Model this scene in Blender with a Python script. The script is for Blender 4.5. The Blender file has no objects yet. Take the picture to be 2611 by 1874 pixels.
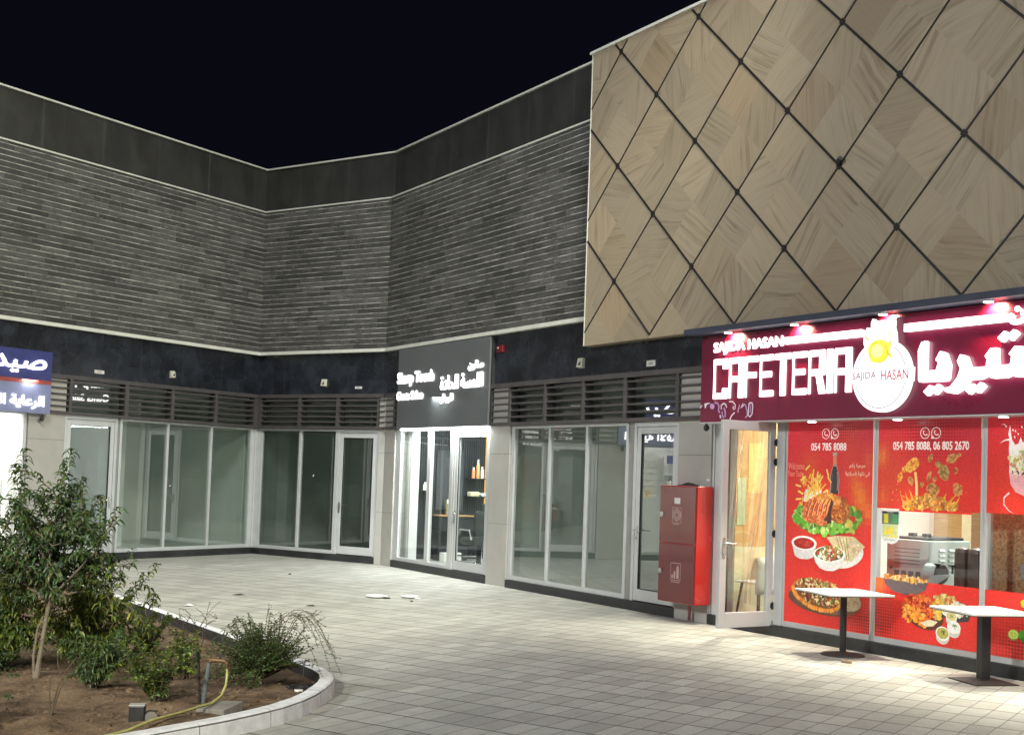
import bpy, math, random
from mathutils import Vector, Matrix
from mathutils.geometry import tessellate_polygon
random.seed(7)
PI = math.pi
R_ = math.radians
scene = bpy.context.scene
COL = scene.collection

# ------------------------------------------------------------------ frames
# three facades (left wing, middle bay, right wing); u runs along the wall to the
# right as seen from the plaza, n points out of the wall, z is up.
AM = -0.57166
AR = -1.01572
CX = Vector((-5.45987, 26.40703))      # inner corner left wing / middle bay
BX = Vector((-2.49525, 24.49985))      # bend middle bay / right wing


class Frame:
    def __init__(s, o, ang):
        s.o = Vector((o[0], o[1], 0))
        s.ang = ang
        s.d = Vector((math.cos(ang), math.sin(ang), 0))
        s.nrm = Vector((s.d.y, -s.d.x, 0))

    def w(s, u, n, z):
        return s.o + s.d * u + s.nrm * n + Vector((0, 0, z))


FL = Frame(CX, AM + PI / 2)
FM = Frame(CX, AM)
FR = Frame(BX, AR)


class Ground:
    ang = 0.0

    def w(s, x, y, z):
        return Vector((x, y, z))


FG = Ground()


# ------------------------------------------------------------------ mesh builder
def lin(c):
    r = []
    for v in c[:3]:
        v = v / 255.0
        r.append(v / 12.92 if v <= 0.04045 else ((v + 0.055) / 1.055) ** 2.4)
    return tuple(r)


class MB:
    def __init__(s):
        s.v = []
        s.f = []
        s.c = []

    def add(s, vs, fs, col=None):
        b = len(s.v)
        s.v += [tuple(p) for p in vs]
        for f in fs:
            s.f.append(tuple(b + i for i in f))
            s.c.append(col)
        return s

    def box(s, a0, a1, b0, b1, c0, c1, col=None):
        vs = [(x, y, z) for z in (c0, c1) for y in (b0, b1) for x in (a0, a1)]
        return s.add(vs, [(0, 2, 3, 1), (4, 5, 7, 6), (0, 1, 5, 4), (2, 6, 7, 3), (0, 4, 6, 2), (1, 3, 7, 5)], col)

    def quad(s, p0, p1, p2, p3, col=None):
        return s.add([p0, p1, p2, p3], [(0, 1, 2, 3)], col)

    def rect(s, u0, u1, z0, z1, n, col=None):
        return s.add([(u0, n, z0), (u1, n, z0), (u1, n, z1), (u0, n, z1)], [(0, 1, 2, 3)], col)

    def poly(s, pts, n, col=None):
        pts = [(p[0], n, p[1]) for p in pts]
        tri = tessellate_polygon([[Vector((p[0], p[2], 0)) for p in pts]])
        return s.add(pts, tri, col)

    def ell(s, cu, cz, ru, rz, n, col=None, rot=0.0, seg=20, jit=0.0):
        pts = []
        for i in range(seg):
            a = 2 * PI * i / seg
            k = 1 + random.uniform(-jit, jit)
            x, y = ru * k * math.cos(a), rz * k * math.sin(a)
            pts.append((cu + x * math.cos(rot) - y * math.sin(rot), n, cz + x * math.sin(rot) + y * math.cos(rot)))
        return s.add(pts, [tuple(range(seg))], col)

    def stroke(s, pts, w, n, col=None, taper=False):
        m = len(pts)
        L, R = [], []
        for i, p in enumerate(pts):
            a = pts[max(0, i - 1)]
            b = pts[min(m - 1, i + 1)]
            dx, dz = b[0] - a[0], b[1] - a[1]
            l = math.hypot(dx, dz) or 1
            ww = w / 2 * ((1 - 0.85 * i / (m - 1)) if taper else 1)
            L.append((p[0] - dz / l * ww, n, p[1] + dx / l * ww))
            R.append((p[0] + dz / l * ww, n, p[1] - dx / l * ww))
        vs = L + R
        return s.add(vs, [(i, i + 1, m + i + 1, m + i) for i in range(m - 1)], col)

    def tube(s, pts, rad, seg=8, col=None, cap=True):
        pts = [Vector(p) for p in pts]
        m = len(pts)
        if not hasattr(rad, '__len__'):
            rad = [rad] * m
        vs = []
        up = Vector((0.31, 0.17, 0.93))
        for i, p in enumerate(pts):
            t = (pts[min(m - 1, i + 1)] - pts[max(0, i - 1)])
            if t.length < 1e-9:
                t = Vector((0, 0, 1))
            t.normalize()
            a = t.cross(up)
            if a.length < 1e-3:
                a = t.cross(Vector((1, 0, 0)))
            a.normalize()
            b = t.cross(a)
            for k in range(seg):
                g = 2 * PI * k / seg
                vs.append(p + (a * math.cos(g) + b * math.sin(g)) * rad[i])
        fs = []
        for i in range(m - 1):
            for k in range(seg):
                k2 = (k + 1) % seg
                fs.append((i * seg + k, i * seg + k2, (i + 1) * seg + k2, (i + 1) * seg + k))
        if cap:
            fs.append(tuple(range(seg)))
            fs.append(tuple((m - 1) * seg + k for k in range(seg)))
        return s.add(vs, fs, col)

    def lathe(s, cx, cy, prof, seg=24, col=None):
        vs, fs = [], []
        m = len(prof)
        for r, z in prof:
            for k in range(seg):
                g = 2 * PI * k / seg
                vs.append((cx + r * math.cos(g), cy + r * math.sin(g), z))
        for i in range(m - 1):
            for k in range(seg):
                k2 = (k + 1) % seg
                fs.append((i * seg + k, i * seg + k2, (i + 1) * seg + k2, (i + 1) * seg + k))
        fs.append(tuple(range(seg)))
        fs.append(tuple((m - 1) * seg + k for k in range(seg)))
        return s.add(vs, fs, col)

    def ball(s, c, r, seg=10, rings=6, col=None):
        c = Vector(c)
        if not hasattr(r, '__len__'):
            r = (r, r, r)
        vs, fs = [], []
        for i in range(rings + 1):
            t = PI * i / rings
            for k in range(seg):
                g = 2 * PI * k / seg
                vs.append((c.x + r[0] * math.sin(t) * math.cos(g), c.y + r[1] * math.sin(t) * math.sin(g), c.z + r[2] * math.cos(t)))
        for i in range(rings):
            for k in range(seg):
                k2 = (k + 1) % seg
                fs.append((i * seg + k, i * seg + k2, (i + 1) * seg + k2, (i + 1) * seg + k))
        return s.add(vs, fs, col)


# ------------------------------------------------------------------ objects
ROOTM = {}


def mk(name, mb, mat, root_mat, fr, flip=False, smooth=False, bevel=0.0):
    me = bpy.data.meshes.new(name)
    inv = root_mat.inverted()
    if fr is None:
        vs = [tuple(p) for p in mb.v]
    else:
        vs = [tuple(inv @ fr.w(*p)) for p in mb.v]
    me.from_pydata(vs, [], mb.f)
    me.update()
    uv = me.uv_layers.new(name='UVMap')
    li = [0] * len(me.loops)
    me.loops.foreach_get('vertex_index', li)
    d = []
    for i in li:
        d += [mb.v[i][0], mb.v[i][2]]
    uv.data.foreach_set('uv', d)
    if any(c is not None for c in mb.c):
        ca = me.color_attributes.new('Col', 'FLOAT_COLOR', 'CORNER')
        cd = []
        for p in me.polygons:
            c = mb.c[p.index] or (0.5, 0.5, 0.5)
            cd += [c[0], c[1], c[2], 1.0] * p.loop_total
        ca.data.foreach_set('color', cd)
    if smooth:
        me.polygons.foreach_set('use_smooth', [True] * len(me.polygons))
    me.materials.append(mat)
    o = bpy.data.objects.new(name, me)
    COL.objects.link(o)
    if bevel:
        b = o.modifiers.new('bevel', 'BEVEL')
        b.width = bevel
        b.segments = 2
        b.limit_method = 'ANGLE'
        b.angle_limit = R_(40)
    return o


def thing(name, label, cat, fr, u, n, z, group=None, rot=0.0):
    o = bpy.data.objects.new(name, None)
    o.empty_display_size = 0.1
    COL.objects.link(o)
    m = Matrix.Translation(fr.w(u, n, z)) @ Matrix.Rotation(fr.ang + rot, 4, 'Z')
    o.matrix_world = m
    ROOTM[o.name] = m.copy()
    o['label'] = label
    o['category'] = cat
    if group:
        o['group'] = group
    return o


def top_of(o):
    while o.parent:
        o = o.parent
    return o


def part(name, mb, mat, parent, fr=None, label=None, smooth=False, bevel=0.0):
    t = top_of(parent)
    o = mk(name, mb, mat, ROOTM[t.name], fr, smooth=smooth, bevel=bevel)
    o.parent = parent
    if label:
        o['label'] = label
    return o


def single(name, label, cat, mb, mat, fr, u, n, z, group=None, smooth=False, bevel=0.0, rot=0.0, own=False):
    m = Matrix.Translation(fr.w(u, n, z)) @ Matrix.Rotation(fr.ang + rot, 4, 'Z')
    o = mk(name, mb, mat, m, None if own else fr, smooth=smooth, bevel=bevel)
    o.matrix_world = m
    o['label'] = label
    o['category'] = cat
    if group:
        o['group'] = group
    ROOTM[o.name] = m.copy()
    return o


def struct(name, mb, mat, fr=FG, root=None):
    m = root or Matrix.Identity(4)
    o = mk(name, mb, mat, m, fr)
    o.matrix_world = m
    o['kind'] = 'structure'
    return o


# ------------------------------------------------------------------ materials
def new_mat(name):
    m = bpy.data.materials.new(name)
    m.use_nodes = True
    nt = m.node_tree
    for n in list(nt.nodes):
        nt.nodes.remove(n)
    out = nt.nodes.new('ShaderNodeOutputMaterial')
    return m, nt, out


class NT:
    """tiny helper for writing node graphs"""

    def __init__(s, nt):
        s.nt = nt

    def n(s, t, **k):
        x = s.nt.nodes.new(t)
        for a, b in k.items():
            setattr(x, a, b)
        return x

    def l(s, a, b):
        s.nt.links.new(a, b)

    def put(s, sock, v):
        if hasattr(v, 'is_output'):
            s.l(v, sock)
        else:
            sock.default_value = v

    def m(s, op, a, b=0.0, c=0.0, clamp=False):
        x = s.n('ShaderNodeMath', operation=op, use_clamp=clamp)
        s.put(x.inputs[0], a)
        s.put(x.inputs[1], b)
        s.put(x.inputs[2], c)
        return x.outputs[0]

    def comb(s, x, y, z=0.0):
        c = s.n('ShaderNodeCombineXYZ')
        s.put(c.inputs[0], x)
        s.put(c.inputs[1], y)
        s.put(c.inputs[2], z)
        return c.outputs[0]

    def noise(s, vec, scale=5.0, detail=3.0, rough=0.55, dist=0.0):
        x = s.n('ShaderNodeTexNoise')
        if vec is not None:
            s.l(vec, x.inputs['Vector'])
        s.put(x.inputs['Scale'], scale)
        x.inputs['Detail'].default_value = detail
        x.inputs['Roughness'].default_value = rough
        x.inputs['Distortion'].default_value = dist
        return x.outputs[0]

    def white(s, vec):
        x = s.n('ShaderNodeTexWhiteNoise', noise_dimensions='3D')
        s.l(vec, x.inputs['Vector'])
        return x.outputs[0]

    def mix(s, f, a, b, blend='MIX'):
        x = s.n('ShaderNodeMix', data_type='RGBA', blend_type=blend)
        s.put(x.inputs[0], f)
        s.put(x.inputs[6], a if hasattr(a, 'is_output') else (a[0], a[1], a[2], 1))
        s.put(x.inputs[7], b if hasattr(b, 'is_output') else (b[0], b[1], b[2], 1))
        return x.outputs[2]

    def mr(s, v, a, b, c, d):
        x = s.n('ShaderNodeMapRange')
        s.put(x.inputs[0], v)
        for i, q in enumerate((a, b, c, d)):
            s.put(x.inputs[1 + i], q)
        return x.outputs[0]

    def bump(s, h, strength=0.3, dist=0.02):
        x = s.n('ShaderNodeBump')
        x.inputs['Strength'].default_value = strength
        x.inputs['Distance'].default_value = dist
        s.l(h, x.inputs['Height'])
        return x.outputs[0]

    def bsdf(s, out, col, rough=0.5, metal=0.0, normal=None, spec=0.5, emit=None, estr=0.0, coat=0.0, trans=0.0):
        p = s.n('ShaderNodeBsdfPrincipled')
        s.put(p.inputs['Base Color'], col if hasattr(col, 'is_output') else (col[0], col[1], col[2], 1))
        s.put(p.inputs['Roughness'], rough)
        s.put(p.inputs['Metallic'], metal)
        s.put(p.inputs['Specular IOR Level'], spec)
        s.put(p.inputs['Coat Weight'], coat)
        p.inputs['Coat Roughness'].default_value = 0.08
        if normal is not None:
            s.l(normal, p.inputs['Normal'])
        if emit is not None:
            s.put(p.inputs['Emission Color'], emit if hasattr(emit, 'is_output') else (emit[0], emit[1], emit[2], 1))
            s.put(p.inputs['Emission Strength'], estr)
        s.l(p.outputs[0], out.inputs[0])
        return p


def simple(name, col, rough=0.5, metal=0.0, var=0.12, scale=6.0, bump=0.0, bscale=60.0, spec=0.5, coat=0.0, emit=None, estr=0.0):
    m, nt, out = new_mat(name)
    g = NT(nt)
    tc = g.n('ShaderNodeTexCoord')
    nz = g.noise(tc.outputs['Object'], scale, 4.0, 0.6)
    f = g.mr(nz, 0.3, 0.7, 1 - var, 1 + var)
    c = g.mix(1.0, col, g.comb(f, f, f), 'MULTIPLY')
    r = g.mr(nz, 0.3, 0.7, max(0.02, rough - 0.06), min(1, rough + 0.08))
    nr = None
    if bump:
        nr = g.bump(g.noise(tc.outputs['Object'], bscale, 3.0), bump, 0.01)
    g.bsdf(out, c, r, metal, nr, spec, emit, estr, coat)
    return m


def emission(name, col, strength):
    m, nt, out = new_mat(name)
    g = NT(nt)
    e = g.n('ShaderNodeEmission')
    e.inputs[0].default_value = (col[0], col[1], col[2], 1)
    e.inputs[1].default_value = strength
    g.l(e.outputs[0], out.inputs[0])
    return m


def printed(name, rough=0.35, glow=0.0, var=0.18, scale=35.0, coat=0.0):
    m, nt, out = new_mat(name)
    g = NT(nt)
    at = g.n('ShaderNodeAttribute', attribute_name='Col')
    tc = g.n('ShaderNodeTexCoord')
    nz = g.noise(tc.outputs['Object'], scale, 4.0, 0.65)
    f = g.mr(nz, 0.3, 0.7, 1 - var, 1 + var)
    c = g.mix(1.0, at.outputs['Color'], g.comb(f, f, f), 'MULTIPLY')
    g.bsdf(out, c, rough, 0.0, None, 0.4, c if glow else None, glow, coat)
    return m


def glass_mat(name, tint, refl=1.0, rough=0.0, haze=0.0):
    m, nt, out = new_mat(name)
    g = NT(nt)
    tr = g.n('ShaderNodeBsdfTransparent')
    tr.inputs[0].default_value = (tint[0], tint[1], tint[2], 1)
    gl = g.n('ShaderNodeBsdfGlossy')
    gl.inputs['Color'].default_value = (1, 1, 1, 1)
    gl.inputs['Roughness'].default_value = rough
    fr = g.n('ShaderNodeFresnel')
    geo = g.n('ShaderNodeNewGeometry')
    g.l(g.mr(geo.outputs['Backfacing'], 0, 1, 1.5, 1 / 1.5), fr.inputs[0])
    f = g.m('MULTIPLY', fr.outputs[0], 1.9 * refl, clamp=True)
    mx = g.n('ShaderNodeMixShader')
    g.l(f, mx.inputs[0])
    base = tr.outputs[0]
    if haze:
        df = g.n('ShaderNodeBsdfDiffuse')
        df.inputs[0].default_value = (0.50, 0.62, 0.54, 1)
        tc = g.n('ShaderNodeTexCoord')
        hz = g.mr(g.noise(tc.outputs['Object'], 1.3, 4.0, 0.6), 0.3, 0.7, haze * 0.7, haze * 1.3)
        m2 = g.n('ShaderNodeMixShader')
        g.l(hz, m2.inputs[0])
        g.l(tr.outputs[0], m2.inputs[1])
        g.l(df.outputs[0], m2.inputs[2])
        base = m2.outputs[0]
    g.l(base, mx.inputs[1])
    g.l(gl.outputs[0], mx.inputs[2])
    g.l(mx.outputs[0], out.inputs[0])
    return m


def mat_cladding():
    m, nt, out = new_mat('split_stone_cladding')
    g = NT(nt)
    uvn = g.n('ShaderNodeUVMap', uv_map='UVMap')
    sp = g.n('ShaderNodeSeparateXYZ')
    g.l(uvn.outputs[0], sp.inputs[0])
    u, z = sp.outputs[0], sp.outputs[1]
    zr = g.m('DIVIDE', g.m('SUBTRACT', z, 4.284), 0.1018)
    row = g.m('FLOOR', zr)
    rr = g.white(g.comb(row, 3.3, 0.0))
    uu = g.m('ADD', g.m('DIVIDE', u, 0.62), g.m('MULTIPLY', rr, 7.0))
    cell = g.m('FLOOR', uu)
    fu = g.m('FRACT', uu)
    idc = g.white(g.comb(cell, row, 1.0))
    base = g.mr(idc, 0.0, 1.0, 0.040, 0.088)
    # streaky grain inside each stone
    st = g.noise(g.comb(g.m('MULTIPLY', u, 2.2), g.m('MULTIPLY', z, 26.0), g.m('MULTIPLY', idc, 9.0)), 2.2, 6.0, 0.7, 0.7)
    base = g.m('MULTIPLY', base, g.mr(st, 0.25, 0.75, 0.35, 1.7))
    # pale mineral veins in a few stones
    vein = g.noise(g.comb(g.m('MULTIPLY', u, 3.0), g.m('MULTIPLY', z, 14.0), 4.0), 2.6, 5.0, 0.75, 1.6)
    pick = g.m('GREATER_THAN', g.white(g.comb(cell, row, 7.0)), 0.56)
    base = g.m('ADD', base, g.m('MULTIPLY', g.m('MULTIPLY', g.mr(vein, 0.54, 0.7, 0.0, 1.0), pick), 0.20))
    vj = g.m('LESS_THAN', g.m('MINIMUM', fu, g.m('SUBTRACT', 1.0, fu)), 0.008)
    base = g.m('MULTIPLY', base, g.m('SUBTRACT', 1.0, g.m('MULTIPLY', vj, 0.5)))
    big = g.noise(uvn.outputs[0], 0.6, 3.0)
    base = g.m('MULTIPLY', base, g.mr(big, 0.3, 0.7, 0.8, 1.2))
    col = g.mix(1.0, g.comb(base, base, base), (1.03, 1.0, 0.93), 'MULTIPLY')
    h = g.m('ADD', g.m('MULTIPLY', idc, 0.6), st)
    g.bsdf(out, col, 0.75, 0.0, g.bump(h, 0.6, 0.02), 0.35)
    return m


def mat_diamond():
    m, nt, out = new_mat('veined_beige_stone')
    g = NT(nt)
    uvn = g.n('ShaderNodeUVMap', uv_map='UVMap')
    sp = g.n('ShaderNodeSeparateXYZ')
    g.l(uvn.outputs[0], sp.inputs[0])
    u, z = sp.outputs[0], sp.outputs[1]
    a = g.m('DIVIDE', g.m('ADD', g.m('SUBTRACT', u, 8.603), g.m('SUBTRACT', z, 3.86)), 1.7105)
    b = g.m('DIVIDE', g.m('SUBTRACT', g.m('SUBTRACT', u, 8.603), g.m('SUBTRACT', z, 3.86)), 1.7105)
    # every diamond is made of slabs: halves along one side, thirds along the other
    ca = g.m('FLOOR', g.m('MULTIPLY', a, 2.0))
    cb = g.m('FLOOR', g.m('MULTIPLY', b, 2.0))
    idc = g.white(g.comb(ca, cb, 2.0))
    id2 = g.white(g.comb(ca, cb, 5.0))
    ang = g.m('MULTIPLY', g.m('FLOOR', g.m('MULTIPLY', idc, 4.0)), 0.785)
    ang = g.m('ADD', ang, g.mr(id2, 0, 1, -0.25, 0.25))
    vr = g.n('ShaderNodeVectorRotate', rotation_type='Z_AXIS')
    g.l(uvn.outputs[0], vr.inputs['Vector'])
    g.l(ang, vr.inputs['Angle'])
    s2 = g.n('ShaderNodeSeparateXYZ')
    g.l(vr.outputs[0], s2.inputs[0])
    warp = g.noise(uvn.outputs[0], 1.6, 2.0)
    x = g.m('ADD', s2.outputs[0], g.m('MULTIPLY', id2, 11.0))
    y = g.m('ADD', s2.outputs[1], g.m('MULTIPLY', warp, 0.10))
    v1 = g.noise(g.comb(g.m('MULTIPLY', x, 0.45), g.m('MULTIPLY', y, 9.0), idc), 1.5, 5.0, 0.6, 0.15)
    v2 = g.noise(g.comb(g.m('MULTIPLY', x, 0.8), g.m('MULTIPLY', y, 26.0), id2), 1.8, 4.0, 0.6, 0.2)
    mask = g.mr(g.noise(g.comb(g.m('MULTIPLY', x, 0.8), y, 3.0), 1.4, 2.0), 0.36, 0.58, 0.0, 1.0)
    f = g.m('ADD', g.m('MULTIPLY', g.mr(v1, 0.50, 0.66, 0.0, 0.62), mask), g.mr(v2, 0.42, 0.75, 0.0, 0.3), clamp=True)
    tone = g.mr(g.white(g.comb(ca, cb, 9.0)), 0, 1, 0.84, 1.06)
    light = g.mix(g.white(g.comb(ca, cb, 12.0)), (0.328, 0.264, 0.182), (0.315, 0.262, 0.19))
    col = g.mix(f, light, (0.16, 0.118, 0.075))
    warm = g.m('GREATER_THAN', g.white(g.comb(ca, cb, 15.0)), 0.9)
    col = g.mix(g.m('MULTIPLY', warm, 0.3), col, (0.26, 0.17, 0.095))
    col = g.mix(1.0, col, g.comb(tone, tone, tone), 'MULTIPLY')
    g.bsdf(out, col, 0.55, 0.0, g.bump(v1, 0.12, 0.01), 0.4)
    return m


def mat_paving():
    m, nt, out = new_mat('concrete_paving')
    g = NT(nt)
    tc = g.n('ShaderNodeTexCoord')
    sp = g.n('ShaderNodeSeparateXYZ')
    g.l(tc.outputs['Object'], sp.inputs[0])
    x = g.m('DIVIDE', g.m('SUBTRACT', sp.outputs[0], PAVE_OX), 0.19207)
    y = g.m('DIVIDE', g.m('SUBTRACT', sp.outputs[1], PAVE_OY), 0.39998)
    row = g.m('FLOOR', y)
    shift = g.m('MULTIPLY', g.white(g.comb(row, 1.0, 1.0)), 0.05)
    x = g.m('ADD', x, shift)
    cx_, fx = g.m('FLOOR', x), g.m('FRACT', x)
    fy = g.m('FRACT', y)
    dx = g.m('MULTIPLY', g.m('MINIMUM', fx, g.m('SUBTRACT', 1.0, fx)), 0.19207)
    dy = g.m('MULTIPLY', g.m('MINIMUM', fy, g.m('SUBTRACT', 1.0, fy)), 0.39998)
    jx = g.mr(dx, 0.002, 0.0065, 1.0, 0.0)
    jy = g.mr(dy, 0.006, 0.013, 1.0, 0.0)
    idc = g.white(g.comb(cx_, row, 0.0))
    fine = g.noise(tc.outputs['Object'], 55.0, 4.0, 0.7)
    blot = g.noise(tc.outputs['Object'], 7.0, 4.0, 0.6)
    dirt = g.noise(tc.outputs['Object'], 0.7, 5.0, 0.6)
    v = g.m('MULTIPLY', g.mr(idc, 0, 1, 0.84, 1.10), g.m('MULTIPLY', g.mr(fine, 0.3, 0.7, 0.86, 1.12), g.mr(blot, 0.3, 0.7, 0.88, 1.1)))
    v = g.m('MULTIPLY', v, g.mr(dirt, 0.3, 0.75, 0.86, 1.08))
    stain = g.mr(g.noise(tc.outputs['Object'], 2.6, 3.0, 0.5, 0.8), 0.66, 0.74, 1.0, 0.82)
    v = g.m('MULTIPLY', v, stain)
    gum = g.n('ShaderNodeTexVoronoi')
    g.l(tc.outputs['Object'], gum.inputs['Vector'])
    gum.inputs['Scale'].default_value = 1.7
    gp = g.white(g.comb(g.m('FLOOR', g.m('MULTIPLY', sp.outputs[0], 1.1)), g.m('FLOOR', g.m('MULTIPLY', sp.outputs[1], 1.1)), 3.0))
    v = g.m('MULTIPLY', v, g.mr(g.m('ADD', gum.outputs[0], g.m('MULTIPLY', gp, 0.05)), 0.03, 0.06, 0.72, 1.0))
    tint = g.mix(g.white(g.comb(cx_, row, 4.0)), (0.395, 0.39, 0.355), (0.41, 0.395, 0.355))
    col = g.mix(1.0, tint, g.comb(v, v, v), 'MULTIPLY')
    jf = g.m('MAXIMUM', g.m('MULTIPLY', jx, 0.75), g.m('MULTIPLY', jy, 0.95))
    jn = g.mr(g.noise(tc.outputs['Object'], 9.0, 2.0), 0.3, 0.6, 0.7, 1.0)
    jf = g.m('MULTIPLY', jf, jn)
    col = g.mix(jf, col, (0.028, 0.026, 0.023))
    h = g.m('SUBTRACT', g.m('MULTIPLY', fine, 0.15), g.m('MAXIMUM', jx, jy))
    g.bsdf(out, col, g.mr(blot, 0.3, 0.7, 0.6, 0.8), 0.0, g.bump(h, 0.35, 0.006), 0.35)
    return m


def mat_soil():
    m, nt, out = new_mat('sandy_soil')
    g = NT(nt)
    tc = g.n('ShaderNodeTexCoord')
    a = g.noise(tc.outputs['Object'], 3.0, 5.0, 0.65)
    b = g.noise(tc.outputs['Object'], 40.0, 5.0, 0.7)
    col = g.mix(g.mr(a, 0.35, 0.65, 0, 1), (0.10, 0.07, 0.046), (0.26, 0.18, 0.115))
    f = g.mr(b, 0.3, 0.7, 0.6, 1.3)
    col = g.mix(1.0, col, g.comb(f, f, f), 'MULTIPLY')
    g.bsdf(out, col, 0.95, 0.0, g.bump(g.m('ADD', b, a), 0.8, 0.03), 0.15)
    return m


def mat_leaf():
    m, nt, out = new_mat('leaf_green')
    g = NT(nt)
    at = g.n('ShaderNodeAttribute', attribute_name='Col')
    p = g.n('ShaderNodeBsdfPrincipled')
    g.l(at.outputs['Color'], p.inputs['Base Color'])
    p.inputs['Roughness'].default_value = 0.42
    p.inputs['Specular IOR Level'].default_value = 0.45
    t = g.n('ShaderNodeBsdfTranslucent')
    c2 = g.mix(1.0, at.outputs['Color'], (1.25, 1.35, 0.6), 'MULTIPLY')
    g.l(c2, t.inputs[0])
    mx = g.n('ShaderNodeMixShader')
    mx.inputs[0].default_value = 0.28
    g.l(p.outputs[0], mx.inputs[1])
    g.l(t.outputs[0], mx.inputs[2])
    g.l(mx.outputs[0], out.inputs[0])
    return m


def mat_parapet():
    m, nt, out = new_mat('grey_composite_panel')
    g = NT(nt)
    uvn = g.n('ShaderNodeUVMap', uv_map='UVMap')
    sp = g.n('ShaderNodeSeparateXYZ')
    g.l(uvn.outputs[0], sp.inputs[0])
    u = sp.outputs[0]
    t = g.m('DIVIDE', g.m('ADD', u, 0.35), 1.32)
    fu = g.m('FRACT', t)
    d = g.m('MINIMUM', fu, g.m('SUBTRACT', 1.0, fu))
    ln = g.mr(d, 0.004, 0.03, 1.0, 0.0)
    rnd = g.white(g.comb(g.m('FLOOR', g.m('ADD', t, 0.5)), 1.0, 1.0))
    ln = g.m('MULTIPLY', ln, g.mr(rnd, 0, 1, 0.15, 1.0))
    vn = g.noise(uvn.outputs[0], 1.5, 4.0)
    b = g.mr(vn, 0.3, 0.7, 0.026, 0.036)
    b = g.m('ADD', b, g.m('MULTIPLY', ln, 0.03))
    run = g.noise(g.comb(g.m('MULTIPLY', u, 1.3), g.m('MULTIPLY', sp.outputs[1], 0.5), 2.0), 1.6, 5.0, 0.65, 0.4)
    b = g.m('MULTIPLY', b, g.mr(run, 0.35, 0.7, 0.8, 1.35))
    g.bsdf(out, g.mix(1.0, g.comb(b, b, b), (1.0, 0.98, 0.94), 'MULTIPLY'), 0.5, 0.0, None, 0.4)
    return m


def mat_granite():
    m, nt, out = new_mat('polished_black_granite')
    g = NT(nt)
    uvn = g.n('ShaderNodeUVMap', uv_map='UVMap')
    sp = g.n('ShaderNodeSeparateXYZ')
    g.l(uvn.outputs[0], sp.inputs[0])
    tu = g.m('DIVIDE', sp.outputs[0], 0.455)
    tz = g.m('DIVIDE', sp.outputs[1], 0.305)
    idc = g.white(g.comb(g.m('FLOOR', tu), g.m('FLOOR', tz), 0.0))
    tc = g.n('ShaderNodeTexCoord')
    nz = g.noise(tc.outputs['Object'], 3.0, 5.0, 0.7)
    b = g.m('MULTIPLY', g.mr(idc, 0, 1, 0.014, 0.027), g.mr(nz, 0.3, 0.7, 0.6, 1.4))
    g.bsdf(out, g.mix(1.0, g.comb(b, b, b), (0.80, 0.92, 1.25), 'MULTIPLY'), g.mr(nz, 0.3, 0.7, 0.16, 0.36), 0.0, None, 0.5)
    return m


def mat_cork():
    m, nt, out = new_mat('woven_cork')
    g = NT(nt)
    tc = g.n('ShaderNodeTexCoord')
    a = g.noise(tc.outputs['Object'], 34.0, 4.0, 0.7, 0.6)
    col = g.mix(g.mr(a, 0.35, 0.65, 0, 1), (0.22, 0.13, 0.06), (0.55, 0.38, 0.2))
    g.bsdf(out, col, 0.85, 0.0, g.bump(a, 0.7, 0.02), 0.2)
    return m


def mat_wood(name, c1, c2):
    m, nt, out = new_mat(name)
    g = NT(nt)
    tc = g.n('ShaderNodeTexCoord')
    mp = g.n('ShaderNodeMapping')
    mp.inputs['Scale'].default_value = (2.0, 2.0, 22.0)
    g.l(tc.outputs['Object'], mp.inputs[0])
    a = g.noise(mp.outputs[0], 1.5, 5.0, 0.6, 0.3)
    g.bsdf(out, g.mix(g.mr(a, 0.35, 0.65, 0, 1), c1, c2), 0.45, 0.0, None, 0.4)
    return m


# paving grid phase measured along the middle bay's own axes
_pm = Matrix.Rotation(AM, 4, 'Z')
_pl = _pm.inverted() @ Vector((2.59207, 10.58650, 0))
PAVE_OX, PAVE_OY = _pl.x, _pl.y

M = {}
M['clad'] = mat_cladding()
M['strip'] = simple('pale_mortar_strip', (0.40, 0.40, 0.36), 0.8, var=0.75, scale=4)
M['trim'] = simple('cream_metal_trim', (0.62, 0.62, 0.56), 0.45, var=0.08)
M['parapet'] = mat_parapet()
M['granite'] = mat_granite()
M['plinth'] = simple('black_plinth_stone', (0.020, 0.021, 0.023), 0.42, var=0.5, scale=5, bump=0.1, bscale=90)
M['pier'] = simple('honed_limestone', (0.40, 0.385, 0.355), 0.6, var=0.07, scale=3.0, bump=0.05, bscale=120)
M['pier_joint'] = simple('limestone_joint', (0.12, 0.115, 0.105), 0.8)
M['alu'] = simple('white_aluminium_frame', (0.56, 0.57, 0.57), 0.38, 0.25, var=0.05, scale=2.5)
M['alu_grey'] = simple('grey_aluminium_post', (0.30, 0.295, 0.285), 0.42, 0.25, var=0.08)
M['louvre'] = simple('brown_louvre_metal', (0.082, 0.074, 0.075), 0.42, 0.2, var=0.15)
M['diamond'] = mat_diamond()
M['djoint'] = simple('dark_metal_channel', (0.016, 0.014, 0.013), 0.45, var=0.2)
M['dark_metal'] = simple('black_painted_metal', (0.016, 0.016, 0.017), 0.45, var=0.2, scale=14)
M['glass'] = glass_mat('shopfront_glass', (0.80, 0.88, 0.84), 2.1, haze=0.11)
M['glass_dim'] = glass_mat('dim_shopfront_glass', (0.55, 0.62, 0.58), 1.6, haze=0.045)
M['glass_dark'] = glass_mat('transom_glass', (0.35, 0.38, 0.37), 2.6, haze=0.12)
M['glass_clear'] = glass_mat('clear_glass', (0.95, 0.97, 0.95), 0.8)
M['pave'] = mat_paving()
M['soil'] = mat_soil()
M['kerb'] = printed('kerb_concrete', 0.8, 0.0, 0.16, 9)
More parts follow.
